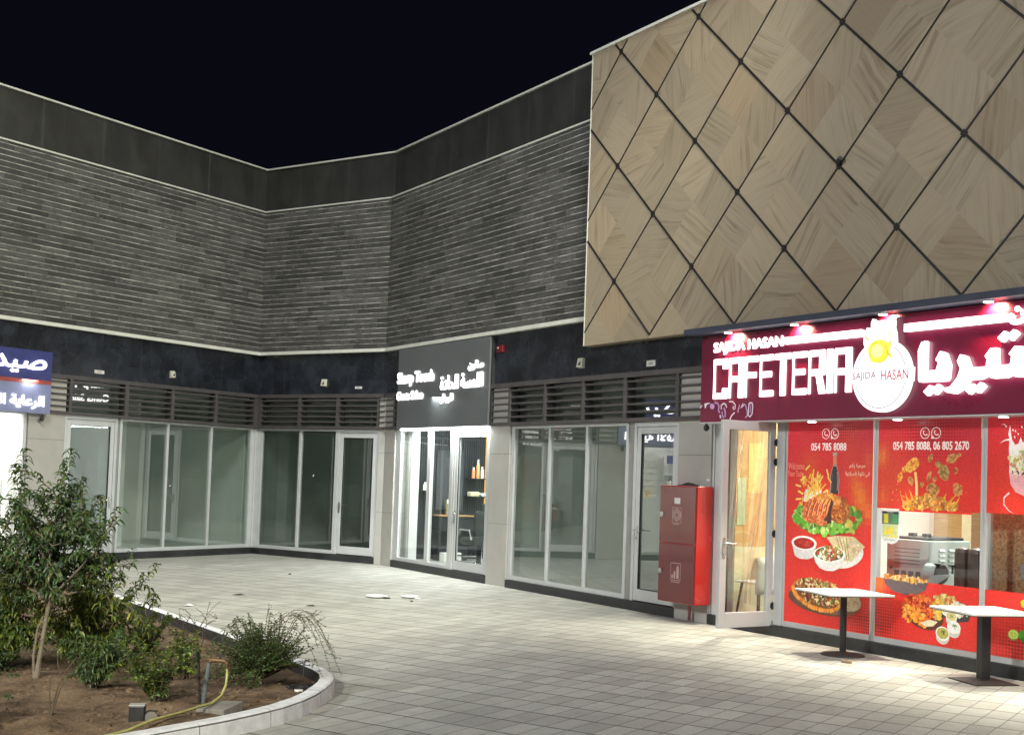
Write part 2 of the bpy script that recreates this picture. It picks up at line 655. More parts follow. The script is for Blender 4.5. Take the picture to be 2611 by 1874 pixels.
M['leaf'] = mat_leaf()
M['bark'] = simple('pale_bark', (0.15, 0.125, 0.09), 0.85, var=0.35, scale=20, bump=0.4, bscale=60)
M['twig'] = simple('dry_twig', (0.075, 0.055, 0.035), 0.85, var=0.3, scale=20)
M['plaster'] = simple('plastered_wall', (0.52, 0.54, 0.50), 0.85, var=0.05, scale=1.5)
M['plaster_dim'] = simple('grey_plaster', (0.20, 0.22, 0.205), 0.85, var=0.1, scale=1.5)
M['floor_tile'] = simple('shop_floor_tile', (0.36, 0.36, 0.34), 0.35, var=0.08)
M['white_wall'] = simple('white_painted_wall', (0.80, 0.80, 0.78), 0.6, var=0.04)
M['print'] = printed('printed_film', 0.30, 0.17)  # faint emission stands in for shop light coming through the film
M['paint'] = printed('painted_surface', 0.45, 0.0, 0.08, 12)
M['red_board'] = simple('red_acrylic_board', (0.165, 0.009, 0.036), 0.32, var=0.06, scale=1.2, coat=0.12)
M['sign_grey'] = simple('brushed_grey_panel', (0.13, 0.138, 0.142), 0.42, 0.15, var=0.07, scale=2)
M['sign_side'] = simple('dark_sign_edge', (0.022, 0.024, 0.026), 0.5)
M['blue_board'] = simple('blue_sign_panel', (0.03, 0.036, 0.14), 0.35, var=0.08, emit=(0.08, 0.09, 0.30), estr=0.08)
M['blue_lower'] = simple('pale_blue_sign_panel', (0.15, 0.165, 0.27), 0.35, var=0.15, emit=(0.30, 0.33, 0.52), estr=0.16)
M['stripe'] = simple('red_sign_stripe', (0.30, 0.06, 0.045), 0.4)
M['glow'] = emission('white_led_letter', (1.0, 0.985, 0.97), 5.0)
M['glow_soft'] = emission('white_lightbox', (1.0, 0.99, 0.97), 2.2)
M['glow_logo'] = emission('white_logo_lightbox', (1.0, 0.985, 0.965), 1.6)
M['lamp_glow'] = emission('downlight_lens', (1.0, 0.95, 0.85), 14.0)
M['strip_glow'] = emission('led_strip', (0.93, 1.0, 0.98), 9.0)
M['gold'] = emission('warm_led_edge', (1.0, 0.56, 0.12), 1.1)
M['logo_print'] = printed('logo_print', 0.4, 0.75, 0.1, 20)
M['cabinet'] = simple('gloss_red_enamel', (0.40, 0.014, 0.012), 0.22, var=0.06, scale=3, coat=0.4)
M['cabinet_door'] = simple('gloss_red_enamel_shaded', (0.125, 0.011, 0.016), 0.18, var=0.1, scale=2.5, coat=0.5)  # same red enamel, shade of the less lit front put into the colour
M['label'] = simple('pale_label', (0.62, 0.60, 0.58), 0.5)
M['label_dim'] = simple('worn_pictogram', (0.42, 0.28, 0.27), 0.5)
M['chrome'] = simple('chromed_lock', (0.7, 0.7, 0.7), 0.2, 1.0)
M['table_top'] = simple('white_laminate_top', (0.78, 0.77, 0.73), 0.32, var=0.04)
M['iron'] = simple('cast_iron_base', (0.035, 0.028, 0.026), 0.6, var=0.3, scale=20, bump=0.15)
M['steel'] = simple('stainless_steel', (0.36, 0.45, 0.45), 0.4, 0.3, var=0.08, scale=3)
M['steel_dark'] = simple('vent_slot', (0.07, 0.08, 0.085), 0.5)
M['leather'] = simple('brown_leather', (0.085, 0.06, 0.05), 0.38, var=0.2, scale=10, bump=0.15, bscale=140)
M['black_leather'] = simple('black_leather', (0.02, 0.026, 0.027), 0.32, var=0.2, bump=0.1, bscale=120)
M['cork'] = mat_cork()
M['orange_tile'] = simple('warm_tile_wall', (0.60, 0.37, 0.16), 0.4, var=0.18, scale=4)
M['wood'] = mat_wood('oak_panel', (0.38, 0.22, 0.08), (0.50, 0.32, 0.13))
M['wood_dark'] = mat_wood('walnut_panel', (0.22, 0.13, 0.06), (0.30, 0.19, 0.09))
M['cream'] = simple('cream_panel', (0.68, 0.62, 0.42), 0.5)
M['slat'] = simple('black_slatted_panel', (0.022, 0.025, 0.03), 0.45)
M['plastic_white'] = simple('white_plastic', (0.75, 0.75, 0.70), 0.4)
M['curtain'] = glass_mat('clear_plastic_strip', (0.93, 0.93, 0.85), 1.3, 0.05)
M['hose'] = simple('yellow_green_hose', (0.36, 0.35, 0.12), 0.45, var=0.2, scale=15)
M['pipe'] = simple('grey_pvc_pipe', (0.10, 0.12, 0.12), 0.5)
M['brass'] = simple('worn_brass', (0.14, 0.085, 0.045), 0.5, 0.6)
M['cream_box'] = simple('cream_plastic', (0.60, 0.58, 0.48), 0.5)
M['paper'] = simple('white_paper', (0.8, 0.8, 0.78), 0.7)
M['slab'] = simple('concrete_lid', (0.17, 0.16, 0.14), 0.9, var=0.25, bump=0.3)
M['lens'] = simple('round_glass_lens', (0.25, 0.23, 0.2), 0.12, 0.3)
M['litter'] = simple('dry_leaf_litter', (0.035, 0.03, 0.022), 0.9)
M['card'] = simple('cardboard', (0.30, 0.22, 0.13), 0.85, var=0.2)
M['yellow_paper'] = simple('yellow_menu_paper', (0.68, 0.52, 0.20), 0.6, var=0.1, scale=12)
M['green_board'] = simple('pale_green_board', (0.50, 0.55, 0.38), 0.5)

# ------------------------------------------------------------------ lettering
BASE = {'ا': (0xFE8D, 0), 'أ': (0xFE83, 0), 'ب': (0xFE8F, 1), 'ة': (0xFE93, 0), 'ت': (0xFE95, 1), 'ج': (0xFE9D, 1),
        'ح': (0xFEA1, 1), 'د': (0xFEA9, 0), 'ر': (0xFEAD, 0), 'ز': (0xFEAF, 0), 'س': (0xFEB1, 1), 'ص': (0xFEB9, 1),
        'ض': (0xFEBD, 1), 'ع': (0xFEC9, 1), 'ف': (0xFED1, 1), 'ك': (0xFED9, 1), 'ل': (0xFEDD, 1), 'م': (0xFEE1, 1),
        'ن': (0xFEE5, 1), 'ه': (0xFEE9, 1), 'و': (0xFEED, 0), 'ي': (0xFEF1, 1), '#': (0xFEF7, 0)}


def arabic(t):
    out = []
    for word in t.replace('لأ', '#').split(' '):     # lam-alef is one glyph
        sh = []
        for i, ch in enumerate(word):
            b, dual = BASE[ch]
            prev = i > 0 and BASE[word[i - 1]][1]
            nxt = dual and i < len(word) - 1
            k = (3 if nxt else 1) if prev else (2 if nxt else 0)
            sh.append(chr(b + k))
        out.append(''.join(sh))
    return ' '.join(out)[::-1]


def loops_of(t, res=3):
    c = bpy.data.curves.new('lettering', 'FONT')
    c.body = t
    c.resolution_u = res
    c.dimensions = '2D'
    c.fill_mode = 'NONE'
    o = bpy.data.objects.new('lettering', c)
    COL.objects.link(o)
    dg = bpy.context.evaluated_depsgraph_get()
    me = bpy.data.meshes.new_from_object(o.evaluated_get(dg))
    adj = {}
    for e in me.edges:
        a, b = e.vertices
        adj.setdefault(a, []).append(b)
        adj.setdefault(b, []).append(a)
    seen, L = set(), []
    for s in adj:
        if s in seen:
            continue
        p = [s]
        seen.add(s)
        cur = s
        while True:
            nx = [k for k in adj[cur] if k not in seen]
            if not nx:
                break
            cur = nx[0]
            seen.add(cur)
            p.append(cur)
        if len(p) > 2:
            L.append([(me.vertices[i].co.x, me.vertices[i].co.y) for i in p])
    bpy.data.objects.remove(o)
    bpy.data.curves.remove(c)
    bpy.data.meshes.remove(me)
    return L


def area(l):
    return sum(l[i - 1][0] * l[i][1] - l[i][0] * l[i - 1][1] for i in range(len(l))) / 2


def inside(p, l):
    r = False
    for i in range(len(l)):
        a, b = l[i - 1], l[i]
        if (a[1] > p[1]) != (b[1] > p[1]) and p[0] < (b[0] - a[0]) * (p[1] - a[1]) / (b[1] - a[1]) + a[0]:
            r = not r
    return r


def text(mb, t, u0, u1, z0, z1, n, depth=0.0, bold=0.0, col=None, res=3):
    """fit lettering to the box u0..u1, z0..z1 on plane n"""
    L = loops_of(t, res)
    xs = [p[0] for l in L for p in l]
    ys = [p[1] for l in L for p in l]
    x0, x1, y0, y1 = min(xs), max(xs), min(ys), max(ys)
    bu = bold / 2
    sx = (u1 - u0 - 2 * bu) / (x1 - x0)
    sy = (z1 - z0 - 2 * bu) / (y1 - y0)
    L = [[(u0 + bu + (p[0] - x0) * sx, z0 + bu + (p[1] - y0) * sy) for p in l] for l in L]
    big = max(L, key=lambda l: abs(area(l)))
    sg = area(big) > 0
    outs = [l for l in L if (area(l) > 0) == sg]
    holes = [l for l in L if (area(l) > 0) != sg]
    for k, o in enumerate(outs):
        hs = [h for h in holes if inside(h[0], o)]
        nn = n + 0.0006 * (k % 3)
        pl = [[Vector((p[0], p[1], 0)) for p in q] for q in [o] + hs]
        vs = [(p.x, nn + depth, p.y) for q in pl for p in q]
        mb.add(vs, tessellate_polygon(pl), col)
        for q in [o] + hs:
            m = len(q)
            if bold:
                for i in range(m):
                    a, b = q[i - 1], q[i]
                    dx, dz = b[0] - a[0], b[1] - a[1]
                    l = math.hypot(dx, dz)
                    if l < 1e-6:
                        continue
                    ex, ez = dx / l * bu, dz / l * bu
                    mb.add([(a[0] - ex * .6 - ez, nn + depth + .0025, a[1] - ez * .6 + ex), (b[0] + ex * .6 - ez, nn + depth + .0025, b[1] + ez * .6 + ex),
                            (b[0] + ex * .6 + ez, nn + depth + .0025, b[1] + ez * .6 - ex), (a[0] - ex * .6 + ez, nn + depth + .0025, a[1] - ez * .6 - ex)], [(0, 1, 2, 3)], col)
            if depth:
                for i in range(m):
                    a, b = q[i - 1], q[i]
                    mb.add([(a[0], n, a[1]), (b[0], n, b[1]), (b[0], nn + depth, b[1]), (a[0], nn + depth, a[1])], [(0, 1, 2, 3)], col)
    return mb

# ================================================================== BUILDING
Z_SILL, Z_LB, Z_LT, Z_CB, Z_CT, Z_PAR = 0.133, 2.67, 3.37, 4.284, 7.287, 8.255
bld = thing('shop_building', 'single-storey shopping arcade with ribbed grey stone upper walls and glazed shopfronts', 'building', FG, 0, 0, 0)
L0, L1 = -14.0, 0.0
M0, M1 = 0.0, 3.5251
R0, R1 = 0.0, 24.0
SPAN = {'L': (FL, L0, L1), 'M': (FM, M0, M1), 'R': (FR, R0, R1)}
DIA_U = 7.03       # left edge of the beige stone volume on the right wing

for key, (fr, a, b) in SPAN.items():
    e = {'L': 0.0, 'M': 0.0015, 'R': 0.003}[key]
    cb = b - 0.085 if key == 'L' else b
    rb = DIA_U if key == 'R' else b
    m = MB().box(a, cb if key == 'L' else rb - (0.10 if key == 'R' else 0), -0.25, 0.08, Z_CB + e, Z_CT + e)
    clad = part('stone_cladding', m, M['clad'], bld, fr)
    # thin projecting courses between the stone rows
    m = MB()
    k = 1
    while Z_CB + 0.1018 * k < Z_CT - 0.03:
        z = Z_CB + 0.1018 * k
        uu = a
        while uu < (rb - 0.11 if key == 'R' else cb):
            ln = random.uniform(0.7, 2.2)
            u2 = min(uu + ln, rb - 0.11 if key == 'R' else cb)
            t = random.uniform(0.006, 0.012)
            m.box(uu, u2, 0.075, 0.0835 + random.uniform(0, 0.003), z - t / 2, z + t / 2)
            uu = u2 + 0.004
        k += 1
    part('mortar_course', m, M['strip'], clad, fr)
    m = MB().box(a, cb if key == 'L' else (rb - 0.03 if key == 'R' else b), -0.2, 0.105, Z_CB - 0.068 + e, Z_CB + e - 0.001)
    part('trim', m, M['trim'], bld, fr, bevel=0.004)
    m = MB().box(a, cb if key == 'L' else (rb - 0.03 if key == 'R' else b), -0.2, 0.10, Z_CT + 0.001 + e, Z_CT + 0.03 + e)
    part('trim', m, M['trim'], bld, fr, bevel=0.004)
    m = MB().box(a, b, -0.3, 0.0 if key != 'M' else 0.002, Z_CT + 0.031 + e, Z_PAR - 0.031 + e)
    part('parapet', m, M['parapet'], bld, fr)
    m = MB().box(a, b, -0.34, 0.035, Z_PAR - 0.03 + e, Z_PAR + e)
    part('coping', m, M['trim'], bld, fr)
    m = MB().box(a, b, -0.25, 0.012 if key != 'M' else 0.010, Z_LT + e, Z_CB - 0.07 + e)
    part('granite_band', m, M['granite'], bld, fr)
    m = MB().box(a, b, -0.25, -0.13, Z_LB + 0.02 + e, Z_LT - 0.001 + e)
    # roof slab behind the parapet
    m = MB().box(a - (0 if key != 'M' else 3), b + (4 if key == 'L' else 0), -9.0, -0.35, 6.9 + e, 7.0 + e)
    part('roof', m, M['parapet'], bld, fr)

# vertical joints of the granite band
for fr, us in ((FL, (-6.36, -5.33, -4.28, -3.2, -2.144, -1.084)), (FM, (0.757, 1.634, 2.511, 3.407)), (FR, (5.2, 6.539, 8.302))):
    for u in us:
        part('panel_joint', MB().box(u - 0.005, u + 0.005, 0.0, 0.0145, Z_LT + 0.02, Z_CB - 0.075), M['parapet'], bld, fr)

# dark end panel of the cladding beside the beige volume
part('end_panel', MB().box(DIA_U - 0.098, DIA_U - 0.01, -0.2, 0.115, Z_CB + 0.02, Z_CT + 0.06), M['sign_side'], bld, FR)

# ---- beige stone volume with diagonal channels
DN = 0.20
dia = part('diamond_cladding', MB().box(DIA_U, R1, 0.02, DN, 3.815, 8.245), M['diamond'], bld, FR, label='beige veined stone wall with black diagonal channels')
part('coping', MB().box(DIA_U - 0.05, R1, -0.3, DN + 0.03, 8.246, 8.285), M['trim'], bld, FR)
part('edge_trim', MB().box(DIA_U - 0.018, DIA_U - 0.001, 0.0, DN + 0.006, 3.815, 8.245), M['trim'], dia, FR)
jm = MB()


def joint(u0, z0, u1, z1, w=0.036):
    d = Vector((u1 - u0, z1 - z0))
    l = d.length
    d /= l
    p = Vector((-d.y, d.x)) * w / 2
    a, b = Vector((u0, z0)), Vector((u1, z1))
    vs = []
    for n in (DN - 0.02, DN + 0.006):
        for q in (a - p, b - p, b + p, a + p):
            vs.append((q.x, n, q.y))
    jm.add(vs, [(0, 3, 2, 1), (4, 5, 6, 7), (0, 1, 5, 4), (1, 2, 6, 5), (2, 3, 7, 6), (3, 0, 4, 7)])


ZB, ZT = 3.862, 8.235
PU = 1.7265
PZ = 1.692
for i in range(-6, 12):
    ub = 8.603 + PU * i
    for s in (-1, 1):
        # from the bottom vertex up to the top edge, cut at the volume's left edge
        du = (ZT - ZB) * PU / PZ
        u1, z1 = ub + s * du, ZT
        u0, z0 = ub, ZB
        lo, hi = DIA_U + 0.006, R1 - 0.01
        pts = [(u0, z0), (u1, z1)]
        if max(u0, u1) < lo or min(u0, u1) > hi:
            continue

        def cut(u):
            return z0 + (u - u0) / (u1 - u0) * (z1 - z0)
        if u0 < lo:
            pts[0] = (lo, cut(lo))
        if u1 < lo:
            pts[1] = (lo, cut(lo))
        if u0 > hi:
            pts[0] = (hi, cut(hi))
        if u1 > hi:
            pts[1] = (hi, cut(hi))
        joint(pts[0][0], pts[0][1], pts[1][0], pts[1][1], 0.031 if s < 0 else 0.024)
for i in range(-6, 12):
    for k in range(0, 6):
        u = 8.603 + PU * (i + 0.5 * (k % 2))
        z = ZB + PZ / 2 * k
        if DIA_U + 0.1 < u < 20 and z < ZT - 0.05 and k > 0:
            jm.add([(u + dx * .05, n, z + dz * .05) for n in (DN, DN + 0.008) for dx, dz in ((-1, 0), (0, -1), (1, 0), (0, 1))], [(4, 5, 6, 7), (0, 1, 5, 4), (1, 2, 6, 5), (2, 3, 7, 6), (3, 0, 4, 7)])
part('diagonal_channel', jm, M['djoint'], dia, FR)
# small wall camera fixed on one crossing of the channels
m = MB()
m.tube([(12.07, DN + 0.005, 5.60), (12.07, DN + 0.06, 5.58)], 0.024, 8)
m.tube([(12.07, DN + 0.05, 5.58), (12.15, DN + 0.08, 5.61)], [0.032, 0.028], 10)
single('wall_camera', 'small black camera fixed on a crossing of the beige wall channels', 'camera', m, M['dark_metal'], FR, 12.07, DN, 5.58)

# ---- piers
PIERS = [(FL, -5.62, -4.86), (FM, 3.362, 3.520), (FR, 0.004, 0.45), (FR, 4.085, 4.715), (FR, 9.085, 9.755)]
for i, (fr, a, b) in enumerate(PIERS):
    n1 = 0.02 if i != 2 else 0.018
    m = MB()
    for z0, z1 in ((0.002, 1.030), (1.036, 2.198), (2.204, Z_LT - 0.002)):
        m.box(a, b, -0.3, n1, z0, z1)
    p = part('pier', m, M['pier'], bld, fr)
    part('pier_joint', MB().box(a + 0.002, b - 0.002, -0.28, n1 - 0.006, 0.01, Z_LT - 0.01), M['pier_joint'], p, fr)

# ---- plinths
for fr, a, b in ((FL, L0, -5.63), (FL, -4.85, -0.028), (FM, 0.0, 3.355), (FR, 0.46, 4.08), (FR, 4.72, 9.08), (FR, 9.76, R1)):
    part('plinth', MB().box(a, b, -0.35, 0.028, 0.0, Z_SILL - 0.003), M['plinth'], bld, fr, bevel=0.004)


def handle(parent, fr, u, n, z, to):
    """lever handle with back plate and keyhole; 'to' is the direction of the lever"""
    m = MB()
    m.box(u - 0.018, u + 0.018, n, n + 0.010, z - 0.13, z + 0.09)
    m.tube([(u, n + 0.008, z + 0.03), (u, n + 0.055, z + 0.03), (u + to * 0.02, n + 0.06, z + 0.03), (u + to * 0.14, n + 0.058, z + 0.028)], 0.010, 8)
    m.tube([(u, n + 0.008, z - 0.08), (u, n + 0.022, z - 0.08)], 0.014, 8)
    return part('handle', m, M['chrome'], parent, fr)


def window(fr, u0, u1, mulls, wl=0.06, wr=0.06, n0=-0.085, n1=-0.012, z0=Z_SILL, z1=Z_LB - 0.003, top=0.045, bot=0.07, glass='glass', back=None):
    m = MB()
    m.box(u0, u0 + wl, n0, n1, z0, z1)
    m.box(u1 - wr, u1, n0, n1, z0, z1)
    for a, b in mulls:
        m.box(a, b, n0, n1, z0 + bot, z1 - top)
    m.box(u0 + wl, u1 - wr, n0, n1 - 0.002, z0, z0 + bot)
    m.box(u0 + wl, u1 - wr, n0, n1 - 0.002, z1 - top, z1)
    w = part('window', m, M['alu'], bld, fr, bevel=0.004)
    edges = [u0 + wl] + [x for ab in mulls for x in ab] + [u1 - wr]
    for i in range(0, len(edges), 2):
        part('pane', MB().rect(edges[i] - 0.01, edges[i + 1] + 0.01, z0 + bot - 0.01, z1 - top + 0.01, (n0 + n1) / 2), M[glass], w, fr)
    return w


def door(fr, u0, u1, hside, n0=-0.085, n1=-0.006, z0=Z_SILL, z1=Z_LB - 0.003, jl=0.06, jr=0.06, glass='glass'):
    """frame jambs, leaf with stiles and rails, pane, lever"""
    m = MB()
    m.box(u0, u0 + jl, n0, n1, z0, z1)
    m.box(u1 - jr, u1, n0, n1, z0, z1)
    m.box(u0 + jl, u1 - jr, n0, n1 - 0.002, z1 - 0.07, z1)
    fr_ = part('door_frame', m, M['alu'], bld, fr, bevel=0.004)
    a, b = u0 + jl + 0.006, u1 - jr - 0.006
    zt, zb = z1 - 0.076, z0 + 0.012
    s = 0.085
    m = MB()
    m.box(a, a + s, n0 + 0.01, n1 - 0.008, zb, zt)
    m.box(b - s, b, n0 + 0.01, n1 - 0.008, zb, zt)
    m.box(a + s, b - s, n0 + 0.01, n1 - 0.010, zb, zb + 0.16)
    m.box(a + s, b - s, n0 + 0.01, n1 - 0.010, zt - 0.095, zt)
    d = part('door', m, M['alu'], bld, fr, bevel=0.004)
    part('pane', MB().rect(a + s - 0.01, b - s + 0.01, zb + 0.15, zt - 0.085, (n0 + n1) / 2), M[glass], d, fr)
    # dark rubber gasket
    g = MB()
    x0, x1, y0, y1 = a + s, b - s, zb + 0.16, zt - 0.095
    nn = n1 - 0.016
    for q in ((x0, x0 + 0.009, y0, y1), (x1 - 0.009, x1, y0, y1), (x0, x1, y0, y0 + 0.009), (x0, x1, y1 - 0.009, y1)):
        g.box(q[0], q[1], nn - 0.02, nn, q[2], q[3])
    part('gasket', g, M['dark_metal'], d, fr)
    hu = a + s / 2 if hside < 0 else b - s / 2
    handle(d, fr, hu, n1 - 0.008, 1.10, 1 if hside < 0 else -1)
    return d


# left wing, vacant unit: door with side post then three panes
door(FL, -4.85, -3.66, 1)
part('frame_post', MB().box(-3.655, -3.60, -0.085, -0.03, Z_SILL, Z_LB - 0.004), M['alu_grey'], bld, FL)
window(FL, -3.595, -0.03, [(-2.44, -2.385), (-1.285, -1.23)], 0.055, 0.105)
part('corner_post', MB().box(-0.029, 0.083, -0.20, 0.018, Z_SILL, Z_LB - 0.004), M['alu'], bld, FL)
# pharmacy glazing further left
window(FL, -13.0, -5.63, [(-11.5, -11.44), (-10.0, -9.94), (-8.6, -8.54), (-7.2, -7.14)], 0.06, 0.07, glass='glass_clear')
# middle bay: two panes and a door
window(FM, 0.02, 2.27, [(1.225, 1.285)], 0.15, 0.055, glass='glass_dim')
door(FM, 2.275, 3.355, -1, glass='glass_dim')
# right wing: barber's salon
window(FR, 0.46, 2.69, [(1.77, 1.90)], 0.20, 0.05, glass='glass_clear')
part('frame_post', MB().box(2.70, 2.775, -0.085, 0.0, Z_SILL, Z_LB - 0.004), M['alu'], bld, FR)
door(FR, 2.78, 4.075, -1, glass='glass_clear')
# right wing: vacant unit
window(FR, 4.725, 7.915, [(5.83, 5.885), (6.85, 6.905)], 0.09, 0.055)
part('frame_post', MB().box(7.92, 8.055, -0.085, -0.03, Z_SILL, Z_LB - 0.004), M['alu_grey'], bld, FR)
door(FR, 8.06, 9.08, -1)
# right wing: cafeteria shopfront; the doorway stands open
m = MB()
m.box(9.762, 9.80, -0.085, 0.0, Z_SILL, Z_LB)
m.box(9.83, 9.955, -0.085, 0.012, Z_SILL, Z_LB)
m.box(9.80, 9.83, -0.085, -0.02, Z_SILL, Z_LB)
m.box(10.945, 11.085, -0.085, 0.0, Z_SILL, Z_LB)
m.box(9.955, 10.945, -0.085, -0.01, 2.60, Z_LB)
part('door_frame', m, M['alu'], bld, FR, bevel=0.004)
cafe_win = []
for a, b in ((11.088, 12.503), (12.505, 13.933), (13.935, 15.36), (15.362, 16.8)):
    cafe_win.append(window(FR, a, b, [], 0.035, 0.035, top=0.03, bot=0.065, glass='glass_clear'))
# open door leaf, turned out square to the wall
DU = 10.905
m = MB()
n0_, n1_ = 0.0, 0.86
z0_, z1_ = 0.115, 2.60
m.box(DU - 0.025, DU + 0.025, n0_, n0_ + 0.09, z0_, z1_)
m.box(DU - 0.025, DU + 0.025, n1_ - 0.10, n1_, z0_, z1_)
m.box(DU - 0.024, DU + 0.024, n0_ + 0.09, n1_ - 0.10, z0_, z0_ + 0.18)
m.box(DU - 0.024, DU + 0.024, n0_ + 0.09, n1_ - 0.10, z1_ - 0.11, z1_)
leaf = part('door', m, M['alu'], bld, FR, bevel=0.004, label='cafeteria door leaf standing open at right angles')
part('pane', MB().quad((DU, n0_ + 0.08, z0_ + 0.17), (DU, n1_ - 0.09, z0_ + 0.17), (DU, n1_ - 0.09, z1_ - 0.10), (DU, n0_ + 0.08, z1_ - 0.10)), M['glass_clear'], leaf, FR)
for hz in (0.36, 1.24, 2.12, 2.36):
    m = MB()
    m.box(DU + 0.004, DU + 0.05, -0.035, 0.012, hz - 0.045, hz + 0.045)
    m.box(DU - 0.03, DU + 0.028, -0.02, 0.03, hz - 0.03, hz + 0.03)
    part('hinge', m, M['dark_metal'], leaf, FR)
m = MB()
hn = n1_ - 0.055
m.box(DU + 0.024, DU + 0.034, hn - 0.018, hn + 0.018, 0.95, 1.19)
m.tube([(DU + 0.03, hn, 1.12), (DU + 0.08, hn, 1.12), (DU + 0.085, hn - 0.02, 1.12), (DU + 0.083, hn - 0.15, 1.115)], 0.011, 8)
m.tube([(DU - 0.03, hn, 1.12), (DU - 0.08, hn, 1.12), (DU - 0.085, hn - 0.02, 1.12), (DU - 0.083, hn - 0.15, 1.115)], 0.011, 8)
m.tube([(DU + 0.03, hn, 0.99), (DU + 0.042, hn, 0.99)], 0.014, 8)
part('handle', m, M['chrome'], leaf, FR)


# ---- louvred screens above the shopfronts
def louvre(fr, u0, u1, posts, glazed):
    m = MB()
    f0, f1 = -0.03, 0.065
    m.box(u0, u1, -0.06, f1 + 0.012, Z_LT - 0.062, Z_LT + 0.012)
    m.box(u0, u1, f0, f1 + 0.006, Z_LB, Z_LB + 0.052)
    for a, b in posts:
        m.box(a, b, -0.10, f1, Z_LB + 0.052, Z_LT - 0.062)
    lo, hi = Z_LB + 0.052, Z_LT - 0.062
    for k in range(5):
        z = lo + (hi - lo) * (k + 0.82) / 5.35
        m.box(u0, u1, f0 + 0.02, f1 - 0.012, z - 0.0145, z + 0.0145)
    s = part('louvre_screen', m, M['louvre'], bld, fr)
    for a, b in glazed:
        part('transom_pane', MB().rect(a, b, Z_LB, Z_LT, -0.12), M['glass_dark'], s, fr)
        part('transom_frame', MB().box(a, b, -0.118, -0.085, Z_LT - 0.10, Z_LT - 0.065), M['alu'], s, fr)


louvre(FL, -5.60, -0.03, [(-4.83, -4.77), (-3.58, -3.49), (-2.44, -2.36), (-1.28, -1.20), (-0.16, -0.035)], [(-4.84, -0.02)])
louvre(FM, 0.03, 3.50, [(0.035, 0.17), (1.22, 1.30), (2.26, 2.34), (3.33, 3.37)], [(0.02, 3.35)])
louvre(FR, 0.05, 0.64, [(0.42, 0.46)], [])
louvre(FR, 4.12, 9.80, [(4.70, 4.76), (5.76, 5.83), (6.81, 6.88), (7.86, 7.93), (9.04, 9.11)], [(4.72, 9.08)])
# wall above the glazing where signs cover it
part('lintel', MB().box(0.46, 4.08, -0.2, -0.02, Z_LB, Z_LT - 0.001), M['plaster_dim'], bld, FR)
part('lintel', MB().box(9.76, R1, -0.2, 0.0, Z_LB + 0.002, Z_LT - 0.002), M['plaster_dim'], bld, FR)
part('lintel', MB().box(L0, -5.63, -0.2, 0.0, Z_LB + 0.002, Z_LT - 0.002), M['plaster_dim'], bld, FL)


# ---- rooms behind the glass
def room(fr, u0, u1, depth, wall, floor, ceil=3.3, zf=0.13):
    m = MB()
    t = 0.1
    m.box(u0, u1, -depth - t, -depth, zf, ceil)
    m.box(u0 - t, u0, -depth - t, -0.26, zf, ceil)
    m.box(u1, u1 + t, -depth - t, -0.26, zf, ceil)
    w = part('interior_wall', m, wall, bld, fr)
    part('ceiling', MB().box(u0, u1, -depth, -0.26, ceil, ceil + 0.05), M['white_wall'], bld, fr)
    part('shop_floor', MB().box(u0, u1, -depth, -0.10, 0.0, zf), floor, bld, fr)
    return w


room(FL, -4.8, -0.08, 3.2, M['plaster'], M['floor_tile'])
room(FL, -13.5, -5.35, 3.2, M['white_wall'], M['floor_tile'])
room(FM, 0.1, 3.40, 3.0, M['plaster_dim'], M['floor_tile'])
room(FR, 0.56, 4.20, 3.2, M['white_wall'], M['floor_tile'])
room(FR, 4.72, 9.2, 3.4, M['plaster'], M['floor_tile'])
room(FR, 9.92, 18.0, 4.2, M['white_wall'], M['floor_tile'])
# white return piers just inside the vacant left unit
part('interior_pier', MB().box(-2.55, -2.2, -1.9, -1.5, 0.13, 3.29), M['white_wall'], bld, FL)
part('interior_pier', MB().box(-1.95, -1.86, -2.6, -2.2, 0.13, 3.29), M['white_wall'], bld, FL)

# ================================================================== SIGNS
# ---- cafeteria sign
SN = 0.30
cs = thing('shop_sign', 'long dark red cafeteria sign with glowing white letters, logo and black canopy', 'sign', FR, 9.84, 0.0, 2.615)
part('sign_board', MB().box(9.84, 18.0, 0.015, SN, 2.615, 3.725), M['red_board'], cs, FR, bevel=0.006)
part('canopy', MB().box(9.70, 18.1, 0.01, 0.50, 3.735, 3.812), simple('dark_blue_grey_metal', (0.045, 0.05, 0.075), 0.4, 0.1), cs, FR, bevel=0.004)  # canopy tone lightened towards blue to carry the sign's bloom
part('edge_trim', MB().box(9.835, 18.0, 0.02, SN + 0.004, 2.600, 2.613), M['alu'], cs, FR)
m = MB()
text(m, 'SAJIDA HASAN', 10.085, 11.33, 3.462, 3.628, SN, 0.014, 0.014)
part('lettering', m, M['glow'], cs, FR)
part('light_bar', MB().box(11.385, 12.575, SN, SN + 0.05, 3.515, 3.592), M['glow'], cs, FR)
part('light_bar', MB().box(13.175, 14.42, SN, SN + 0.05, 3.520, 3.600), M['glow'], cs, FR)


